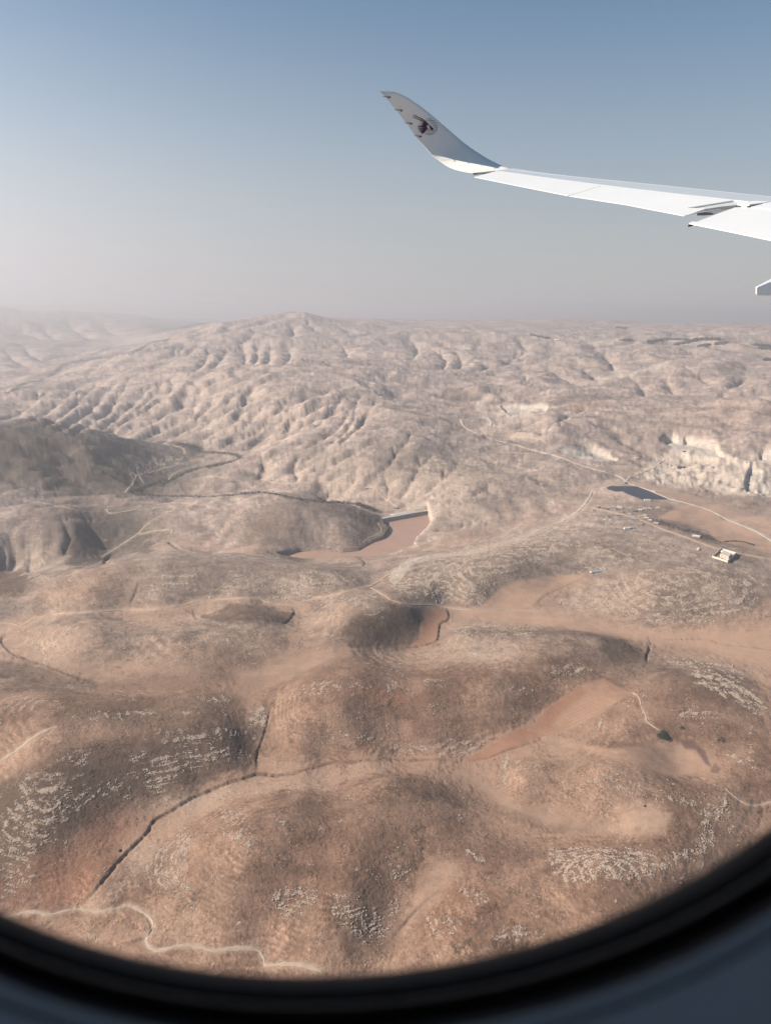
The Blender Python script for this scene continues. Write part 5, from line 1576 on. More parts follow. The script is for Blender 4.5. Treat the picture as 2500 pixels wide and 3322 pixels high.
# wall panel with the window opening, and the closed cabin behind the camera
DEPW = .163
hole = [at_depth(u, v, DEPW) for u, v in oval(276)]
RT, UP, FW = Vector((1, 0, 0)), Vector((0, SP, CP)), Vector((0, CP, -SP))
cen = CAMP + FW * DEPW
X0, X1, Y0, Y1 = -1.5, 1.5, -.95, 1.15
outer = []
for q in hole:
    d = q - (cen + UP * .02)
    x, y = d.dot(RT), d.dot(UP)
    s_ = min((X1 if x > 0 else X0) / x if abs(x) > 1e-6 else 1e9, (Y1 if y > 0 else Y0) / y if abs(y) > 1e-6 else 1e9)
    outer.append((x, y, s_))
V, F = [], []
LV = 8
for i in range(96):
    x, y, s_ = outer[i]
    for k in range(LV):
        t = (k / (LV - 1)) ** 2.2
        m_ = 1 + (s_ - 1) * t
        lip = .006 * (1 - min(1, k / 2)) ** 2
        V.append(cen + UP * .02 + RT * x * m_ + UP * y * m_ + FW * lip)
for i in range(96):
    for k in range(LV - 1):
        F.append((i * LV + k, ((i + 1) % 96) * LV + k, ((i + 1) % 96) * LV + k + 1, i * LV + k + 1))
wall = mesh_obj('cabin_wall', V, F, m_wall, None, True)
tag(wall, 'blue grey cabin wall panel around the window', kind='structure')


def cab(name, a, b, c, d, label):
    pts = [cen + RT * p[0] + UP * p[1] - FW * p[2] for p in (a, b, c, d)]
    o = mesh_obj(name, pts, [(0, 1, 2, 3)], m_cab)
    tag(o, label, kind='structure')


DB = 2.6
yb, yt = Y0 + .02, Y1 + .02
cab('cabin_floor', (X0, yb, 0), (X1, yb, 0), (X1, yb, DB), (X0, yb, DB), 'dim cabin floor behind the window')
cab('cabin_ceiling', (X0, yt, 0), (X1, yt, 0), (X1, yt, DB), (X0, yt, DB), 'dim cabin ceiling above the window')
cab('cabin_bulkhead', (X0, yb, 0), (X0, yt, 0), (X0, yt, DB), (X0, yb, DB), 'dim cabin end on the left')
cab('cabin_bulkhead', (X1, yb, 0), (X1, yt, 0), (X1, yt, DB), (X1, yb, DB), 'dim cabin end on the right')
cab('cabin_far_wall', (X0, yb, DB), (X1, yb, DB), (X1, -.3, DB), (X0, -.3, DB), 'far cabin wall below its windows')
cab('cabin_far_wall', (X0, .85, DB), (X1, .85, DB), (X1, yt, DB), (X0, yt, DB), 'far cabin wall above its windows')

# ------------------------------------------------------------------ stones
m_stone = material('limestone', (.46, .35, .27), .9, var=.16, scale=.35)
dR = np.gradient(VR)[:, None]
wgt = np.where((Rd < 1300) & (Rd > 520) & (np.abs(Ad) < .62), np.power(np.clip(rock - .14, 0, 1), 1.15) * Rd * .0013 * dR, 0)
cum = np.cumsum(wgt.ravel())
NST = 46000
pick = np.searchsorted(cum, RNG.random(NST) * cum[-1])
pi_, pj = np.unravel_index(pick, wgt.shape)
sa = az_d[pj] + (RNG.random(NST) - .5) * .0013
sr = VR[pi_] + (RNG.random(NST) - .5) * dR[pi_, 0]
wgm = np.where((Rd >= 1300) & (Rd < 2150) & (np.abs(Ad) < .60), np.power(np.clip(rock - .2, 0, 1), 1.3) * Rd * .0013 * dR, 0)
cm_ = np.cumsum(wgm.ravel())
NSM = 30000
pk2 = np.searchsorted(cm_, RNG.random(NSM) * cm_[-1])
pi2, pj2 = np.unravel_index(pk2, wgm.shape)
sa2 = az_d[pj2] + (RNG.random(NSM) - .5) * .0013
sr2 = VR[pi2] + (RNG.random(NSM) - .5) * dR[pi2, 0]
pi_, pj, sa, sr = np.concatenate([pi_, pi2]), np.concatenate([pj, pj2]), np.concatenate([sa, sa2]), np.concatenate([sr, sr2])
NST += NSM
sz = ZV[pi_, pj]
size = .24 + .85 * RNG.random(NST) ** 3.2
size *= (.8 + .5 * np.clip(rock[pi_, pj], 0, 1)) * np.where(sr > 1300, 1.55, 1.0)
unit = np.array([(x, y, z) for z in (-.35, .55) for x, y in ((-1, -1), (1, -1), (1, 1), (-1, 1))], float) * .8
tri8 = np.array([(0, 2, 1), (0, 3, 2), (4, 5, 6), (4, 6, 7), (0, 1, 5), (0, 5, 4), (1, 2, 6), (1, 6, 5), (2, 3, 7), (2, 7, 6), (3, 0, 4), (3, 4, 7)])


def stone_shape(rng):
    u = unit * (1 + .5 * (rng.random((8, 3)) - .5)) * np.array((1.15, .8, .75))
    u[4:, :2] *= .78
    return u


order = np.argsort(-size / sr)
big = order[:300]
rest = order[300:]
SV = np.zeros((len(rest), 8, 3))
for k, i in enumerate(rest):
    u = stone_shape(RNG) * size[i]
    an = RNG.random() * 6.28
    c, s = math.cos(an), math.sin(an)
    SV[k, :, 0] = u[:, 0] * c - u[:, 1] * s
    SV[k, :, 1] = u[:, 0] * s + u[:, 1] * c
    SV[k, :, 2] = u[:, 2]
SV += np.stack([sr[rest] * np.sin(sa[rest]), sr[rest] * np.cos(sa[rest]), sz[rest]], 1)[:, None]
ST = (tri8[None] + (np.arange(len(rest)) * 8)[:, None, None]).reshape(-1, 3)
so = np_mesh('limestone_outcrop', SV.reshape(-1, 3), ST, m_stone, False)
tag(so, 'pale limestone blocks strewn over the brown hillsides', kind='stuff')
smesh = []
for k in range(6):
    me = bpy.data.meshes.new('boulder')
    me.from_pydata([tuple(q) for q in stone_shape(RNG)], [], [tuple(t) for t in tri8.tolist()])
    me.materials.append(m_stone)
    smesh.append(me)
for k, i in enumerate(big):
    o = bpy.data.objects.new('boulder', smesh[k % 6])
    C.objects.link(o)
    o.parent = terrain
    o.location = xyz(sa[i], sr[i], sz[i])
    o.scale = (size[i],) * 3
    o.rotation_euler = (0, 0, RNG.random() * 6.28)

# ------------------------------------------------------------------ village, sheds, yard
M_H = {'white': material('whitewashed_wall', (.72, .69, .64), .85, var=.06, scale=.4), 'pale': material('pale_block_wall', (.55, .48, .41), .9, var=.08, scale=.4),
       'grey': material('grey_block_wall', (.30, .285, .27), .9, var=.12, scale=.4), 'tan': material('tan_mud_wall', (.42, .32, .25), .9, var=.1, scale=.4),
       'dark': material('dark_tent_cloth', (.10, .09, .085), .9, var=.2, scale=.4), 'blue': material('blue_grey_sheet', (.32, .42, .47), .5, var=.08, scale=.4),
       'cream': material('cream_stone_wall', (.66, .57, .46), .9, var=.07, scale=.4), 'yellow': material('yellow_tarpaulin', (.58, .46, .26), .8, var=.1, scale=.4), 'metal': material('corrugated_sheet', (.58, .6, .6), .4, var=.1, scale=.6)}
m_open = material('dark_opening', (.025, .022, .02), .8)


def bx(x0, y0, z0, x1, y1, z1):
    v = [(x0, y0, z0), (x1, y0, z0), (x1, y1, z0), (x0, y1, z0), (x0, y0, z1), (x1, y0, z1), (x1, y1, z1), (x0, y1, z1)]
    return v, [(3, 2, 1, 0), (4, 5, 6, 7), (0, 1, 5, 4), (1, 2, 6, 5), (2, 3, 7, 6), (3, 0, 4, 7)]


def boxes(name, bl, mat, parent=None):
    V, F = [], []
    for b in bl:
        v, f = bx(*b)
        F += [tuple(len(V) + i for i in q) for q in f]
        V += v
    return mesh_obj(name, V, F, mat, parent)


def flatten_note():
    pass


def house(tile, x, y, w_px, wall, roof, label, name='house', cat='house', hgt=3.2, dp=.62, rz=None, group='houses and huts of the village', style='flat'):
    u, v = T(tile, [(x, y)])[0]
    a, rr, z = hit(u, v)
    sl = math.hypot(rr, H - z)
    L = w_px * TILES[tile][2] / FPX * sl
    D = L * dp if L < 14 else 8.5
    if rz is None:
        rz = -.35 + .5 * (random.random() - .5)
    o = empty(name, xyz(a, rr, z - .1), rz)
    tag(o, label, cat, group)
    hx, hy = L / 2, D / 2
    if style == 'tent':
        V = [(-hx, -hy, 0), (hx, -hy, 0), (hx, hy, 0), (-hx, hy, 0), (-hx * .9, 0, hgt), (hx * .9, 0, hgt)]
        mesh_obj('cloth', V, [(0, 1, 5, 4), (2, 3, 4, 5), (1, 2, 5), (3, 0, 4)], M_H[wall], o)
        boxes('entrance', [(-.8, -hy * .75 - .06, 0, .8, -hy * .7, hgt * .5)], m_open, o)
        return o
    boxes('wall', [(-hx, -hy, 0, hx, hy, hgt)], M_H[wall], o)
    if style == 'gable':
        e = .35
        V = [(-hx - e, -hy - e, hgt + .01), (hx + e, -hy - e, hgt + .01), (hx + e, hy + e, hgt + .01), (-hx - e, hy + e, hgt + .01), (-hx - e, 0, hgt + D * .2), (hx + e, 0, hgt + D * .2)]
        mesh_obj('roof', V, [(0, 1, 5, 4), (2, 3, 4, 5), (1, 2, 5), (3, 0, 4), (3, 2, 1, 0)], M_H[roof], o)
    else:
        t_ = .3
        boxes('roof', [(-hx - .15, -hy - .15, hgt + .003, hx + .15, hy + .15, hgt + .2), (-hx - .15, -hy - .15, hgt + .2, hx + .15, -hy - .15 + t_, hgt + .55), (-hx - .15, hy + .15 - t_, hgt + .2, hx + .15, hy + .15, hgt + .55),
                       (-hx - .15, -hy - .15 + t_, hgt + .2, -hx - .15 + t_, hy + .15 - t_, hgt + .55), (hx + .15 - t_, -hy - .15 + t_, hgt + .2, hx + .15, hy + .15 - t_, hgt + .55)], M_H[roof], o)
    boxes('door', [(-.6, -hy - .05, 0, .5, -hy + .05, 2.1)], m_open, o)
    for sx in (-.32, .3):
        boxes('window', [(L * sx - .6, -hy - .05, 1.0, L * sx + .6, -hy + .05, 2.2)], m_open, o)
    return o


HS = [
    (165, 413, 70, 'pale', 'pale', 'long pale house at the upper left end of the village'), (203, 434, 30, 'dark', 'dark', 'small dark shed right of the long pale house'),
    (125, 482, 34, 'grey', 'dark', 'lone grey hut on the slope left of the village track'), (292, 442, 52, 'grey', 'grey', 'low grey hut at the left of the crowded houses'),
    (345, 452, 46, 'dark', 'grey', 'dark hut between grey hut and crowded pale houses'), (385, 432, 46, 'pale', 'pale', 'pale house at the left of the tight cluster'),
    (438, 418, 44, 'cream', 'pale', 'cream house at the back of the tight cluster'), (428, 458, 80, 'pale', 'grey', 'broad pale house with grey roof in front of the cluster'),
    (525, 434, 82, 'pale', 'cream', 'large two storey pale house casting a long shadow'), (478, 452, 40, 'grey', 'pale', 'grey lean-to between the broad and the two storey house'),
    (692, 445, 46, 'tan', 'pale', 'tan hut standing alone in the middle of the village'), (762, 490, 28, 'dark', 'dark', 'left one of two dark animal sheds'), (800, 491, 30, 'dark', 'dark', 'right one of two dark animal sheds'),
    (855, 464, 58, 'white', 'white', 'white flat hut below the row on the rocky knoll'), (933, 446, 58, 'white', 'cream', 'white hut with cream roof on the rocky knoll'),
    (1012, 440, 52, 'white', 'blue', 'white hut with blue sheet roof on the knoll'), (1022, 420, 26, 'grey', 'dark', 'tiny grey hut behind the blue roofed hut'), (1140, 431, 44, 'white', 'white', 'small white hut at the right end of the knoll row'),
    (1238, 470, 56, 'tan', 'grey', 'tan hut with grey roof farthest right on the knoll'), (840, 424, 14, 'white', 'white', 'tiny white kiosk behind the white flat hut'), (545, 500, 64, 'tan', 'tan', 'low tan house beside the village track'),
    (690, 530, 50, 'white', 'pale', 'white house just above the track bend'), (728, 536, 26, 'grey', 'grey', 'grey shed leaning on the white house at the bend'),
    (255, 580, 46, 'grey', 'grey', 'grey hut at the left of the lower huddle'), (312, 606, 46, 'tan', 'pale', 'tan hut in the lower huddle'), (378, 628, 46, 'white', 'pale', 'white hut lowest on the slope beside the spur track'),
    (287, 634, 46, 'pale', 'white', 'pale hut at the lower left corner of the huddle'), (365, 582, 36, 'grey', 'dark', 'dark roofed hut in the lower huddle'), (440, 556, 44, 'grey', 'grey', 'grey hut at the upper left of the packed block'),
    (495, 548, 44, 'pale', 'pale', 'pale hut at the top of the packed block'), (482, 580, 36, 'white', 'pale', 'white hut at the bottom of the packed block'), (540, 556, 36, 'grey', 'blue', 'grey hut with blue roof at the spur junction'),
    (760, 614, 86, 'grey', 'grey', 'big grey shed with dark open side below the track'), (862, 570, 56, 'yellow', 'yellow', 'yellow tarpaulin covered hut above the track'), (928, 552, 54, 'white', 'pale', 'white hut behind the yellow tarpaulin hut'),
    (948, 596, 76, 'pale', 'cream', 'wide pale house right of the yellow hut'), (1012, 629, 50, 'white', 'white', 'white hut beside the wide pale house'), (1102, 680, 78, 'pale', 'pale', 'pale house by the orchard at the track'),
    (850, 690, 78, 'tan', 'tan', 'low tan walled pen below the village track'), (395, 748, 42, 'grey', 'pale', 'grey hut at the left of the lone lower pair'), (438, 752, 40, 'white', 'grey', 'white hut at the right of the lone lower pair'),
]
for k, (x, y, w, wl, rf, lb) in enumerate(HS):
    house('V', x, y, w, wl, rf, lb, hgt=6.0 if 'two storey' in lb else 3.1, rz=random.choice((-.3, -.42, -.2, -.35)))
house('V', 645, 764, 84, 'white', 'metal', 'long white shed with sheet metal roof below the village', 'shed', 'shed', style='gable', rz=.12, group='sheds')
house('V', 724, 753, 58, 'blue', 'blue', 'blue green sheet metal shed beside the long white shed', 'shed', 'shed', style='gable', rz=.12, group='sheds')
house('V', 967, 322, 90, 'cream', 'cream', 'cream stone house at the corner of the solar farm', hgt=5.5, rz=-.2)
house('V', 1055, 176, 60, 'cream', 'white', 'pale site office beside the main road at the solar farm', 'shed', 'shed', group='sheds', rz=-.5)
house('V', 1107, 187, 26, 'tan', 'tan', 'small tan hut by the pale site office', 'shed', 'shed', group='sheds', rz=-.5)
house('V', 632, 40, 36, 'dark', 'dark', 'dark hut at the road junction above the solar farm', 'shed', 'shed', group='sheds', rz=0)
for x, y, w, lb in ((420, 262, 50, 'pale ruin at the top of the slope below the solar farm'), (480, 300, 60, 'low grey ruin in the walled terrace above the village'), (510, 262, 36, 'small dark ruin right of the pale ruin')):
    house('V', x, y, w, 'pale' if 'pale' in lb else 'grey', 'grey', lb, 'hut', 'hut', group='ruins above the village', hgt=2.2)
house('D', 1340, 521, 30, 'pale', 'white', 'pale house with white roof beside the track and orchard', hgt=3.6)
house('S', 1310, 280, 70, 'tan', 'tan', 'small tan pump house across the track from the walled yard', 'hut', 'hut', group='pump houses', hgt=2.4)
house('N', 720, 568, 44, 'white', 'white', 'white shed on the pale road above the dam', 'shed', 'shed', group='sheds', rz=.1)
house('Q', 545, 330 - 250 + 260, 30, 'dark', 'dark', 'dark hut on the quarry floor under the cliff', 'hut', 'hut', group='quarry huts', rz=0)
house('D', 1083, 184, 14, 'white', 'white', 'white hut left of the quarry haul road', 'hut', 'hut', group='quarry huts', rz=0)
house('Z', 735, 205, 80, 'dark', 'grey', 'small dark pump building behind the dam', 'hut', 'hut', group='pump houses', hgt=3.4, rz=-.5)
tr = house('S', 527, 270, 92, 'white', 'white', 'white trailer cabin standing alone left of the walled yard', 'trailer', 'trailer', hgt=2.6, rz=1.15, dp=.42, group='trailer cabins')
house('D', 915, 673, 66, 'metal', 'blue', 'long blue grey shed at the head of the orange field', 'shed', 'shed', hgt=2.6, rz=.28, dp=.2, style='gable', group='sheds')
for nm, x, y, w, lb in (('house', 175, 128, 30, 'far pale building on the distant plateau slope'), ('house', 215, 132, 34, 'far pale building right of another on the plateau slope'), ('house', 440, 182, 60, 'long far farm building below the plateau slope'), ('house', 230, 160, 30, 'far grey building in the distant hamlet'), ('house', 1200, 116, 40, 'far pale building among the trees on the skyline'), ('house', 1240, 116, 26, 'small far pale building at the end of the tree belt')):
    house('Y', x, y, w, 'white' if 'pale' in lb else 'grey', 'white', lb, nm, 'house', hgt=9, group='far farm buildings')

# walled yard
yp = [plane_pt(*T('S', [q])[0], hit(*T('S', [(1060, 410)])[0])[2]) for q in ((818, 452), (1128, 540), (1322, 372), (1000, 262))]
yz = hit(*T('S', [(1060, 410)])[0])[2]
yc = [Vector((rr * math.sin(a), rr * math.cos(a), 0)) for a, rr in yp]
# make it a parallelogram on the ground
o0 = yc[0]
ex, ey = (yc[1] - yc[0] + yc[2] - yc[3]) / 2, (yc[3] - yc[0] + yc[2] - yc[1]) / 2
yard = empty('walled_yard', (o0.x, o0.y, yz))
tag(yard, 'pale walled yard with a flat roofed building beside the track', 'walled yard')


def yq(s, t, z):
    return ex * s + ey * t + Vector((0, 0, z))


def ybox(name, s0, t0, s1, t1, z0, z1, mat):
    v = [yq(s, t, z) for z in (z0, z1) for s, t in ((s0, t0), (s1, t0), (s1, t1), (s0, t1))]
    o = mesh_obj(name, v, [(3, 2, 1, 0), (4, 5, 6, 7), (0, 1, 5, 4), (1, 2, 6, 5), (2, 3, 7, 6), (3, 0, 4, 7)], mat, yard)
    if o.data.polygons[1].normal.z < 0:
        o.data.flip_normals()
    return o


WT = .018
hw = 6.0
ybox('wall', 0, 0, 1, WT, -3, hw, M_H['cream'])
ybox('wall', 0, 1 - WT, 1, 1, -3, hw * .75, M_H['cream'])
ybox('wall', 0, WT, WT, 1 - WT, -3, hw, M_H['cream'])
ybox('wall', 1 - WT, WT, 1, 1 - WT, -3, hw, M_H['cream'])
ybox('court', WT, WT, 1 - WT, 1 - WT, -3, .4, M_H['pale'])
ybox('lawn', .38, .05, .93, .17, .4, .46, material('yard_lawn', (.12, .14, .10), .9))
ybox('path', .06, .03, .97, .05, .4, .47, M_H['white'])
b_ = ybox('main_building', .36, .26, .90, .62, .4, 9.5, M_H['cream'])
ybox('roof', .355, .255, .905, .625, 9.5, 10.0, M_H['pale'])
for k in range(5):
    s0 = .42 + k * .095
    ybox('window', s0, .257, s0 + .03, .262, 2.2, 4.6, m_open)
    ybox('window', s0, .257, s0 + .03, .262, 6.2, 8.2, m_open)
ybox('annex', .12, .72, .34, .9, .4, 4.0, M_H['white'])
ybox('orange_tank', .22, .40, .30, .50, .4, 3.0, material('orange_tank_paint', (.42, .16, .09), .6))
ybox('gate', .985, .35, 1.004, .5, .4, 4, m_open)

# ------------------------------------------------------------------ solar farm
m_pv = material('solar_glass', (.062, .066, .078), .45, var=.1, scale=.3)
m_post = material('galvanised_post', (.4, .4, .4), .5)
sp_l = [T('V', [q])[0] for q in ((322, 122), (400, 88), (800, 92))]
outline = T('V', [(312, 120), (398, 88), (560, 90), (802, 93), (960, 155), (1130, 225), (1308, 298), (1100, 298), (885, 294), (740, 240), (640, 202), (560, 160), (430, 158)])
zs = SOLAR_Z + 1.0
solar = empty('solar_farm', xyz(*plane_pt(2080, 1600, zs), zs))
tag(solar, 'dark solar farm of long panel rows beside the main road', 'solar farm')
oy = [p[1] for p in outline]
NROW = 14
for k in range(NROW):
    v0 = 1578.6 + (1620 - 1578.6) * (k + .5) / NROW
    xs = []
    for p, q in zip(outline, outline[1:] + outline[:1]):
        if (p[1] > v0) != (q[1] > v0):
            xs.append(p[0] + (v0 - p[1]) / (q[1] - p[1]) * (q[0] - p[0]))
    if len(xs) < 2:
        continue
    u0, u1 = min(xs), max(xs)
    a0, r0 = plane_pt(u0, v0, zs)
    a1, r1 = plane_pt(u1, v0, zs)
    vn = v0 + (1620 - 1578.6) / NROW
    pitch_ = abs(plane_pt(u0, v0, zs)[1] - plane_pt(u0, vn, zs)[1])
    p0, p1 = Vector((r0 * math.sin(a0), r0 * math.cos(a0), 0)), Vector((r1 * math.sin(a1), r1 * math.cos(a1), 0))
    gz0, gz1 = ground_xy(p0.x, p0.y), ground_xy(p1.x, p1.y)
    dr = (p1 - p0).normalized()
    nn = Vector((-dr.y, dr.x, 0))
    half = pitch_ * .30
    V = []
    NSEG = 10
    for i in range(NSEG + 1):
        b = p0.lerp(p1, i / NSEG)
        gz = SOLAR_Z + .3
        for q, hz in ((b - nn * half, gz + .9), (b + nn * half, gz + .9 + half * .5)):
            V.append(Vector((q.x, q.y, hz)) - solar.location)
    nv = len(V)
    V += [v - Vector((0, 0, .12)) for v in V[:nv]]
    F = []
    for i in range(NSEG):
        a = i * 2
        F.append((a, a + 2, a + 3, a + 1))
        F.append((nv + a, nv + a + 1, nv + a + 3, nv + a + 2))
        F.append((a, nv + a, nv + a + 2, a + 2))
        F.append((a + 1, a + 3, nv + a + 3, nv + a + 1))
    row = mesh_obj('panel_row', V, F, m_pv, solar)
    bl = []
    for i in range(0, NSEG + 1, 2):
        q = V[i * 2].lerp(V[i * 2 + 1], .5)
        bl.append((q.x - .12, q.y - .12, q.z - 3.0, q.x + .12, q.y + .12, q.z - .1))
    boxes('posts', bl, m_post, row)

# ------------------------------------------------------------------ dam
m_conc = material('dam_concrete', (.42, .385, .345), .9, var=.08, scale=.05)
m_rip = material('dam_riprap', (.34, .30, .26), .95, var=.2, scale=.25)
dz0 = -50.0
A_, B_ = plane_pt(*T('Z', [(405, 448)])[0], dz0), plane_pt(*T('Z', [(1312, 282)])[0], dz0)
pA, pB = Vector((A_[1] * math.sin(A_[0]), A_[1] * math.cos(A_[0]), dz0)), Vector((B_[1] * math.sin(B_[0]), B_[1] * math.cos(B_[0]), dz0))
dd = (pB - pA).normalized()
dn = Vector((-dd.y, dd.x, 0))
if dn.y < 0:
    dn = -dn
dam = empty('dam', pA)
tag(dam, 'pale embankment dam closing the muddy reservoir', 'dam')
L_ = (pB - pA).length


def dpt(s, n_, z):
    return dd * s + dn * n_ + Vector((0, 0, z))


def dquad(name, prof, s0, s1, mat):
    """prof: (offset across, height) polygon extruded along the crest"""
    n = len(prof)
    V = [dpt(s, a, z) for s in (s0, s1) for a, z in prof]
    F = [tuple(range(n))[::-1], tuple(range(n, 2 * n))] + [(i, (i + 1) % n, n + (i + 1) % n, n + i) for i in range(n)]
    o = mesh_obj(name, V, F, mat, dam)
    bm = bmesh.new()
    bm.from_mesh(o.data)
    bmesh.ops.recalc_face_normals(bm, faces=bm.faces)
    bm.to_mesh(o.data)
    bm.free()
    return o


dquad('embankment', [(-1, -.3), (-12, -16), (-12, -30), (70, -60), (60, -36), (22, -.3)], -14, L_ + 16, m_rip)
dquad('crest_road', [(-1, -.29), (-1, .3), (20, .3), (22, -.29)], -6, L_ + 10, m_conc)
dquad('parapet', [(-1, .303), (-1, 1.6), (-.5, 1.6), (-.5, .303)], -4, L_ + 2, m_conc)
dquad('spillway', [(-3, -9), (-3, -1.2), (6, -.6), (6, -9)], L_ + 2, L_ + 22, m_open)
dquad('spillway_wall', [(-3.4, -10), (-3.4, .8), (30, .8), (30, -10)], L_ + 22.1, L_ + 24, m_conc)
dquad('apron', [(22.1, -.5), (60, -7), (60, -14), (22.1, -14)], L_ * .45, L_ + 14, m_conc)

# ------------------------------------------------------------------ pylons
m_steel = material('pylon_steel', (.17, .16, .16), .6)


def pylon(tile, x, y, hpx, label):
    u, v = T(tile, [(x, y)])[0]
    a, rr, z = hit(u, v)
    h = hpx * TILES[tile][2] / FPX * math.hypot(rr, H - z)
    o = empty('pylon', xyz(a, rr, z), random.random())
    tag(o, label, 'pylon', 'power line pylons')
    k = h / 40.0
    b, t = 4.2 * k, .9 * k
    bars = []

    def bar(p, q, w):
        p, q = Vector(p), Vector(q)
        d = (q - p).normalized()
        s = d.cross(Vector((.3, .9, .1))).normalized() * w
        r_ = d.cross(s).normalized() * w
        return [p + s, p + r_, p - s, p - r_, q + s, q + r_, q - s, q - r_]
    def mk(name, bl):
        V, F = [], []
        for p, q, w in bl:
            n = len(V)
            V.extend(bar(p, q, w))
            F.extend([(n, n + 1, n + 5, n + 4), (n + 1, n + 2, n + 6, n + 5), (n + 2, n + 3, n + 7, n + 6), (n + 3, n, n + 4, n + 7)])
        mesh_obj(name, V, F, m_steel, o)
    for sx in (-1, 1):
        for sy in (-1, 1):
            mk('leg', [((sx * b, sy * b, -2), (sx * t, sy * t, h * .72), .22 * k), ((sx * t, sy * t, h * .72), (0, 0, h), .16 * k)])
    br = []
    for i in range(6):
        z0, z1 = h * .72 * i / 6, h * .72 * (i + 1) / 6
        w0, w1 = b + (t - b) * i / 6, b + (t - b) * (i + 1) / 6
        for sx in (-1, 1):
            br += [((sx * w0, -w0, z0), (sx * w1, w1, z1), .09 * k), ((-w0, sx * w0, z0), (w1, sx * w1, z1), .09 * k)]
    mk('bracing', br)
    for zz_, ln in ((.72, 8), (.82, 6.5), (.91, 5)):
        mk('cross_arm', [((-ln * k, 0, h * zz_), (ln * k, 0, h * zz_), .16 * k), ((-ln * k, 0, h * zz_), (0, 0, h * (zz_ + .07)), .1 * k), ((ln * k, 0, h * zz_), (0, 0, h * (zz_ + .07)), .1 * k)])


pylon('N', 1155, 152, 60, 'lattice pylon on the slope left of the upper quarry road')
pylon('B', 708, 472, 40, 'lattice pylon beside the pale quarry cut')
pylon('B', 1352, 432, 34, 'lattice pylon on the reddish hill at the right')
pylon('M', 222, 645, 52, 'lattice pylon on the dark saddle at the left')

# ------------------------------------------------------------------ trees, scrub
m_leaf = material('dark_leaf', (.055, .056, .042), .9, var=.35, scale=.3)
m_leaf2 = material('green_leaf', (.040, .052, .032), .85, var=.4, scale=1.5)
OCT = np.array([(1, 0, 0), (0, 1, 0), (-1, 0, 0), (0, -1, 0), (0, 0, 1), (0, 0, -.5)], float)
OT = np.array([(0, 1, 4), (1, 2, 4), (2, 3, 4), (3, 0, 4), (1, 0, 5), (2, 1, 5), (3, 2, 5), (0, 3, 5)])


def clumps(name, pts, mat, label, kind='stuff', parent=None):
    V = np.zeros((len(pts), 6, 3))
    for i, (x, y, z, r_) in enumerate(pts):
        an = RNG.random() * 6.28
        q = OCT * r_ * (1 + .6 * (RNG.random((6, 3)) - .5))
        c, s = math.cos(an), math.sin(an)
        V[i] = np.stack([q[:, 0] * c - q[:, 1] * s + x, q[:, 0] * s + q[:, 1] * c + y, q[:, 2] + z], 1)
    F = (OT[None] + (np.arange(len(pts)) * 6)[:, None, None]).reshape(-1, 3)
    o = np_mesh(name, V.reshape(-1, 3), F, mat, False)
    if parent:
        o.parent = parent
        V_ = None
    elif label:
        tag(o, label, kind=kind)
    return o


def along(tile, pts, n, wpx, r0, r1, rel=False):
    out = []
    line = spline(T(tile, pts), 8)
    for _ in range(n):
        k = random.random() * (len(line) - 1)
        i = int(k)
        p = line[i] + (line[i + 1] - line[i]) * (k - i)
        u, v = p[0] + random.gauss(0, wpx), p[1] + random.gauss(0, wpx * .4)
        a, rr, z = hit(u, v)
        out.append((*xyz(a, rr, z + .3 * r0), random.uniform(r0, r1)))
    return out


belts = []
for pts, n, w in (([(650, 135), (720, 130)], 40, 2), ([(830, 146), (890, 138), (960, 126)], 170, 3), ([(960, 128), (1040, 130), (1110, 132)], 70, 1.5), ([(1015, 162), (1090, 150), (1160, 132)], 230, 3), ([(1150, 130), (1230, 128), (1310, 126)], 260, 3.0), ([(1180, 176), (1245, 165)], 110, 2.5), ([(1290, 160), (1320, 158), (1355, 153)], 120, 2.5), ([(1590, 182), (1640, 192), (1720, 200)], 180, 4), ([(1540, 165), (1665, 176)], 60, 1.5), ([(1620, 265), (1665, 268)], 40, 3),
                  ([(40, 98), (110, 110), (170, 122)], 60, 1.5), ([(620, 45), (680, 52)], 30, 3)):
    belts += along('Y', pts, n, w, 9, 17)
clumps('tree_belt', belts, m_leaf, 'dark belts of trees on the distant plateau')
scr = []
for t, p in RIVER[:4]:
    scr += along(t, p, 230, 6, 1.4, 3.8)
scr += along('N', [(640, 665), (700, 690), (760, 715)], 160, 5, 2, 4.5) + along('M', [(1140, 280), (1230, 290), (1300, 320)], 220, 6, 2, 5)
clumps('riverside_scrub', scr, m_leaf, 'dark scrub along the dry river bed')
orch = along('D', [(1130, 440), (1200, 462), (1280, 490), (1350, 505), (1430, 540)], 420, 6, .9, 2.0) + along('D', [(1440, 545), (1500, 540), (1550, 545), (1590, 558)], 160, 2, 1, 2) + along('V', [(240, 430), (350, 450), (480, 440)], 30, 6, .8, 1.6) + along('V', [(420, 545), (500, 560), (560, 570)], 26, 5, .8, 1.4)
clumps('orchard_scrub', orch, m_leaf, 'dark low scrub along the orchard terrace edge')


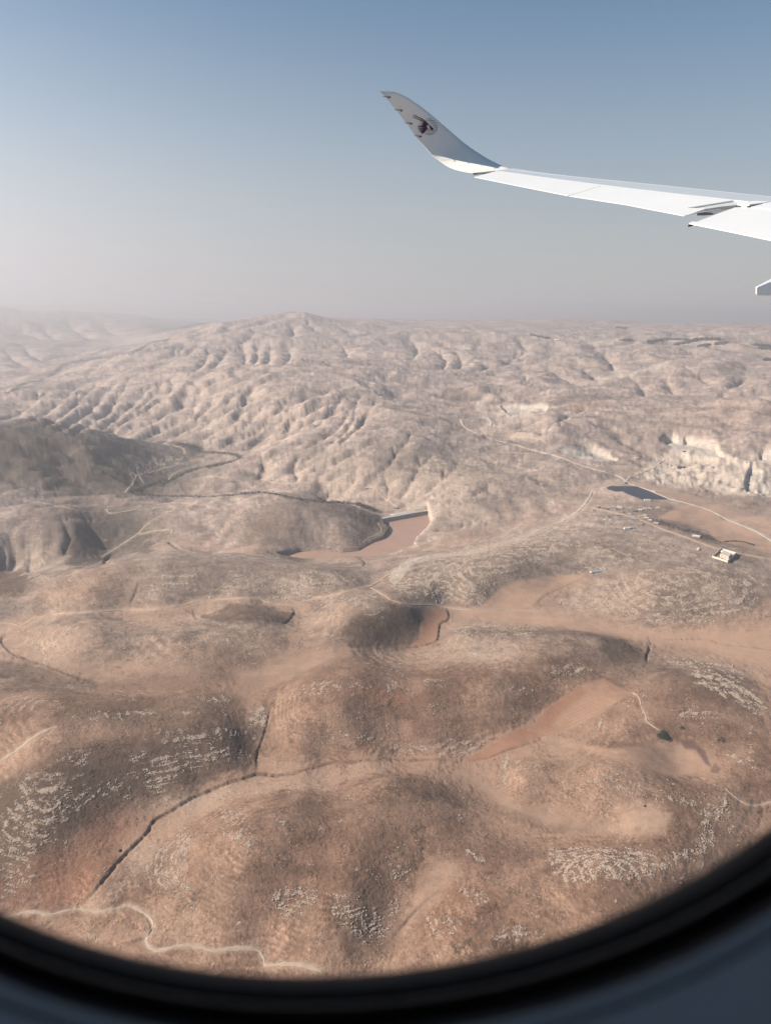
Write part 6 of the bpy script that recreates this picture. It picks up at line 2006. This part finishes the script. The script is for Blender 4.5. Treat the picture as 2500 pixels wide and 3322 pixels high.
def shrub(tile, x, y, wpx, hpx, n, label, mat, zr=.9):
    u, v = T(tile, [(x, y)])[0]
    a, rr, z = hit(u, v)
    sl = math.hypot(rr, H - z)
    w, d_ = wpx * TILES[tile][2] / FPX * sl / 2, hpx * TILES[tile][2] / FPX * sl / 2 / .5
    o = empty('shrub', xyz(a, rr, z))
    tag(o, label, 'shrub', 'shrubs on the foreground hills')
    pts = []
    for _ in range(n):
        t, q = random.random() * 6.28, math.sqrt(random.random())
        e = 1 - .25 * math.sin(3 * t + 1)
        x_, y_ = math.cos(t) * q * w * e, math.sin(t) * q * d_ * e
        g = ground_xy(o.location.x + x_, o.location.y + y_) - z
        pts.append((x_, y_, g + (1 - q * q) * w * .22 * random.random() + .1, random.uniform(.35, zr)))
    clumps('foliage', pts, mat, None, parent=o)
    rod_ = [(0, 0, -.2), (.05, .03, .5), (.1, .1, .9)]
    V, F = [], []
    for i, p in enumerate(rod_):
        for k in range(5):
            V.append((p[0] + .12 * math.cos(k * 1.257), p[1] + .12 * math.sin(k * 1.257), p[2]))
    for i in range(2):
        for k in range(5):
            F.append((i * 5 + k, i * 5 + (k + 1) % 5, i * 5 + 5 + (k + 1) % 5, i * 5 + 5 + k))
    mesh_obj('stem', V, F, material('shrub_bark', (.09, .065, .045), .9), o)


shrub('G', 1203, 716, 48, 27, 620, 'large dark green thicket beside the round orange field', m_leaf2)
shrub('G', 1280, 682, 16, 10, 70, 'small dark bush upslope of the green thicket', m_leaf)
shrub('G', 1452, 735, 34, 16, 90, 'thin dark bush on the rocky slope right of the thicket', m_leaf)
shrub('J', 519, 347, 12, 7, 50, 'single dark bush on the red slope beside the gully', m_leaf)
shrub('K', 1120, 153, 8, 5, 30, 'tiny dark bush at the edge of the wedge shaped field', m_leaf)

# quarry plant and lorries
pl = house('Q', 385, 522, 60, 'metal', 'blue', 'blue roofed crusher shed in the quarry', 'shed', 'shed', rz=.2, group='quarry sheds')
house('Q', 480, 545, 70, 'grey', 'grey', 'grey screening shed beside the blue roofed crusher shed', 'shed', 'shed', hgt=7, rz=.2, group='quarry sheds')
house('Q', 542, 548, 26, 'dark', 'dark', 'dark bin at the end of the screening shed', 'shed', 'shed', hgt=5, rz=.2, group='quarry sheds')
m_cabp = material('lorry_cab_paint', (.5, .38, .12), .5)
m_tyre = material('tyre_rubber', (.02, .02, .02), .8)


def lorry(tile, x, y, rz, label):
    u, v = T(tile, [(x, y)])[0]
    a, rr, z = hit(u, v)
    o = empty('lorry', xyz(a, rr, z + .1), rz)
    tag(o, label, 'lorry', 'quarry lorries')
    boxes('cab', [(3.2, -1.3, 1, 5.2, 1.3, 3.4)], m_cabp, o)
    boxes('tipper_body', [(-5, -1.4, 1.3, 3.0, 1.4, 3.2)], M_H['grey'], o)
    boxes('chassis', [(-5, -.6, .8, 5, .6, 1.0)], m_tyre, o)
    for wx_ in (-3.8, -2.4, 4.0):
        for sy in (-1.15, 1.15):
            V = [(wx_ + .55 * math.cos(k * .785), sy + e, .55 + .55 * math.sin(k * .785)) for e in (-.18, .18) for k in range(8)]
            mesh_obj('wheel', V, [tuple(range(8)), tuple(range(15, 7, -1))] + [(k, (k + 1) % 8, 8 + (k + 1) % 8, 8 + k) for k in range(8)], m_tyre, o)


lorry('Q', 735, 850, .3, 'dark lorry parked at the foot of the quarry heaps')
lorry('Q', 745, 782, 1.0, 'lorry on the pale quarry floor between heaps')
lorry('Q', 920, 545, .1, 'lorry in the upper middle of the quarry')
lorry('Q', 1348, 478, .6, 'lorry at the right of the upper quarry')
print('done')
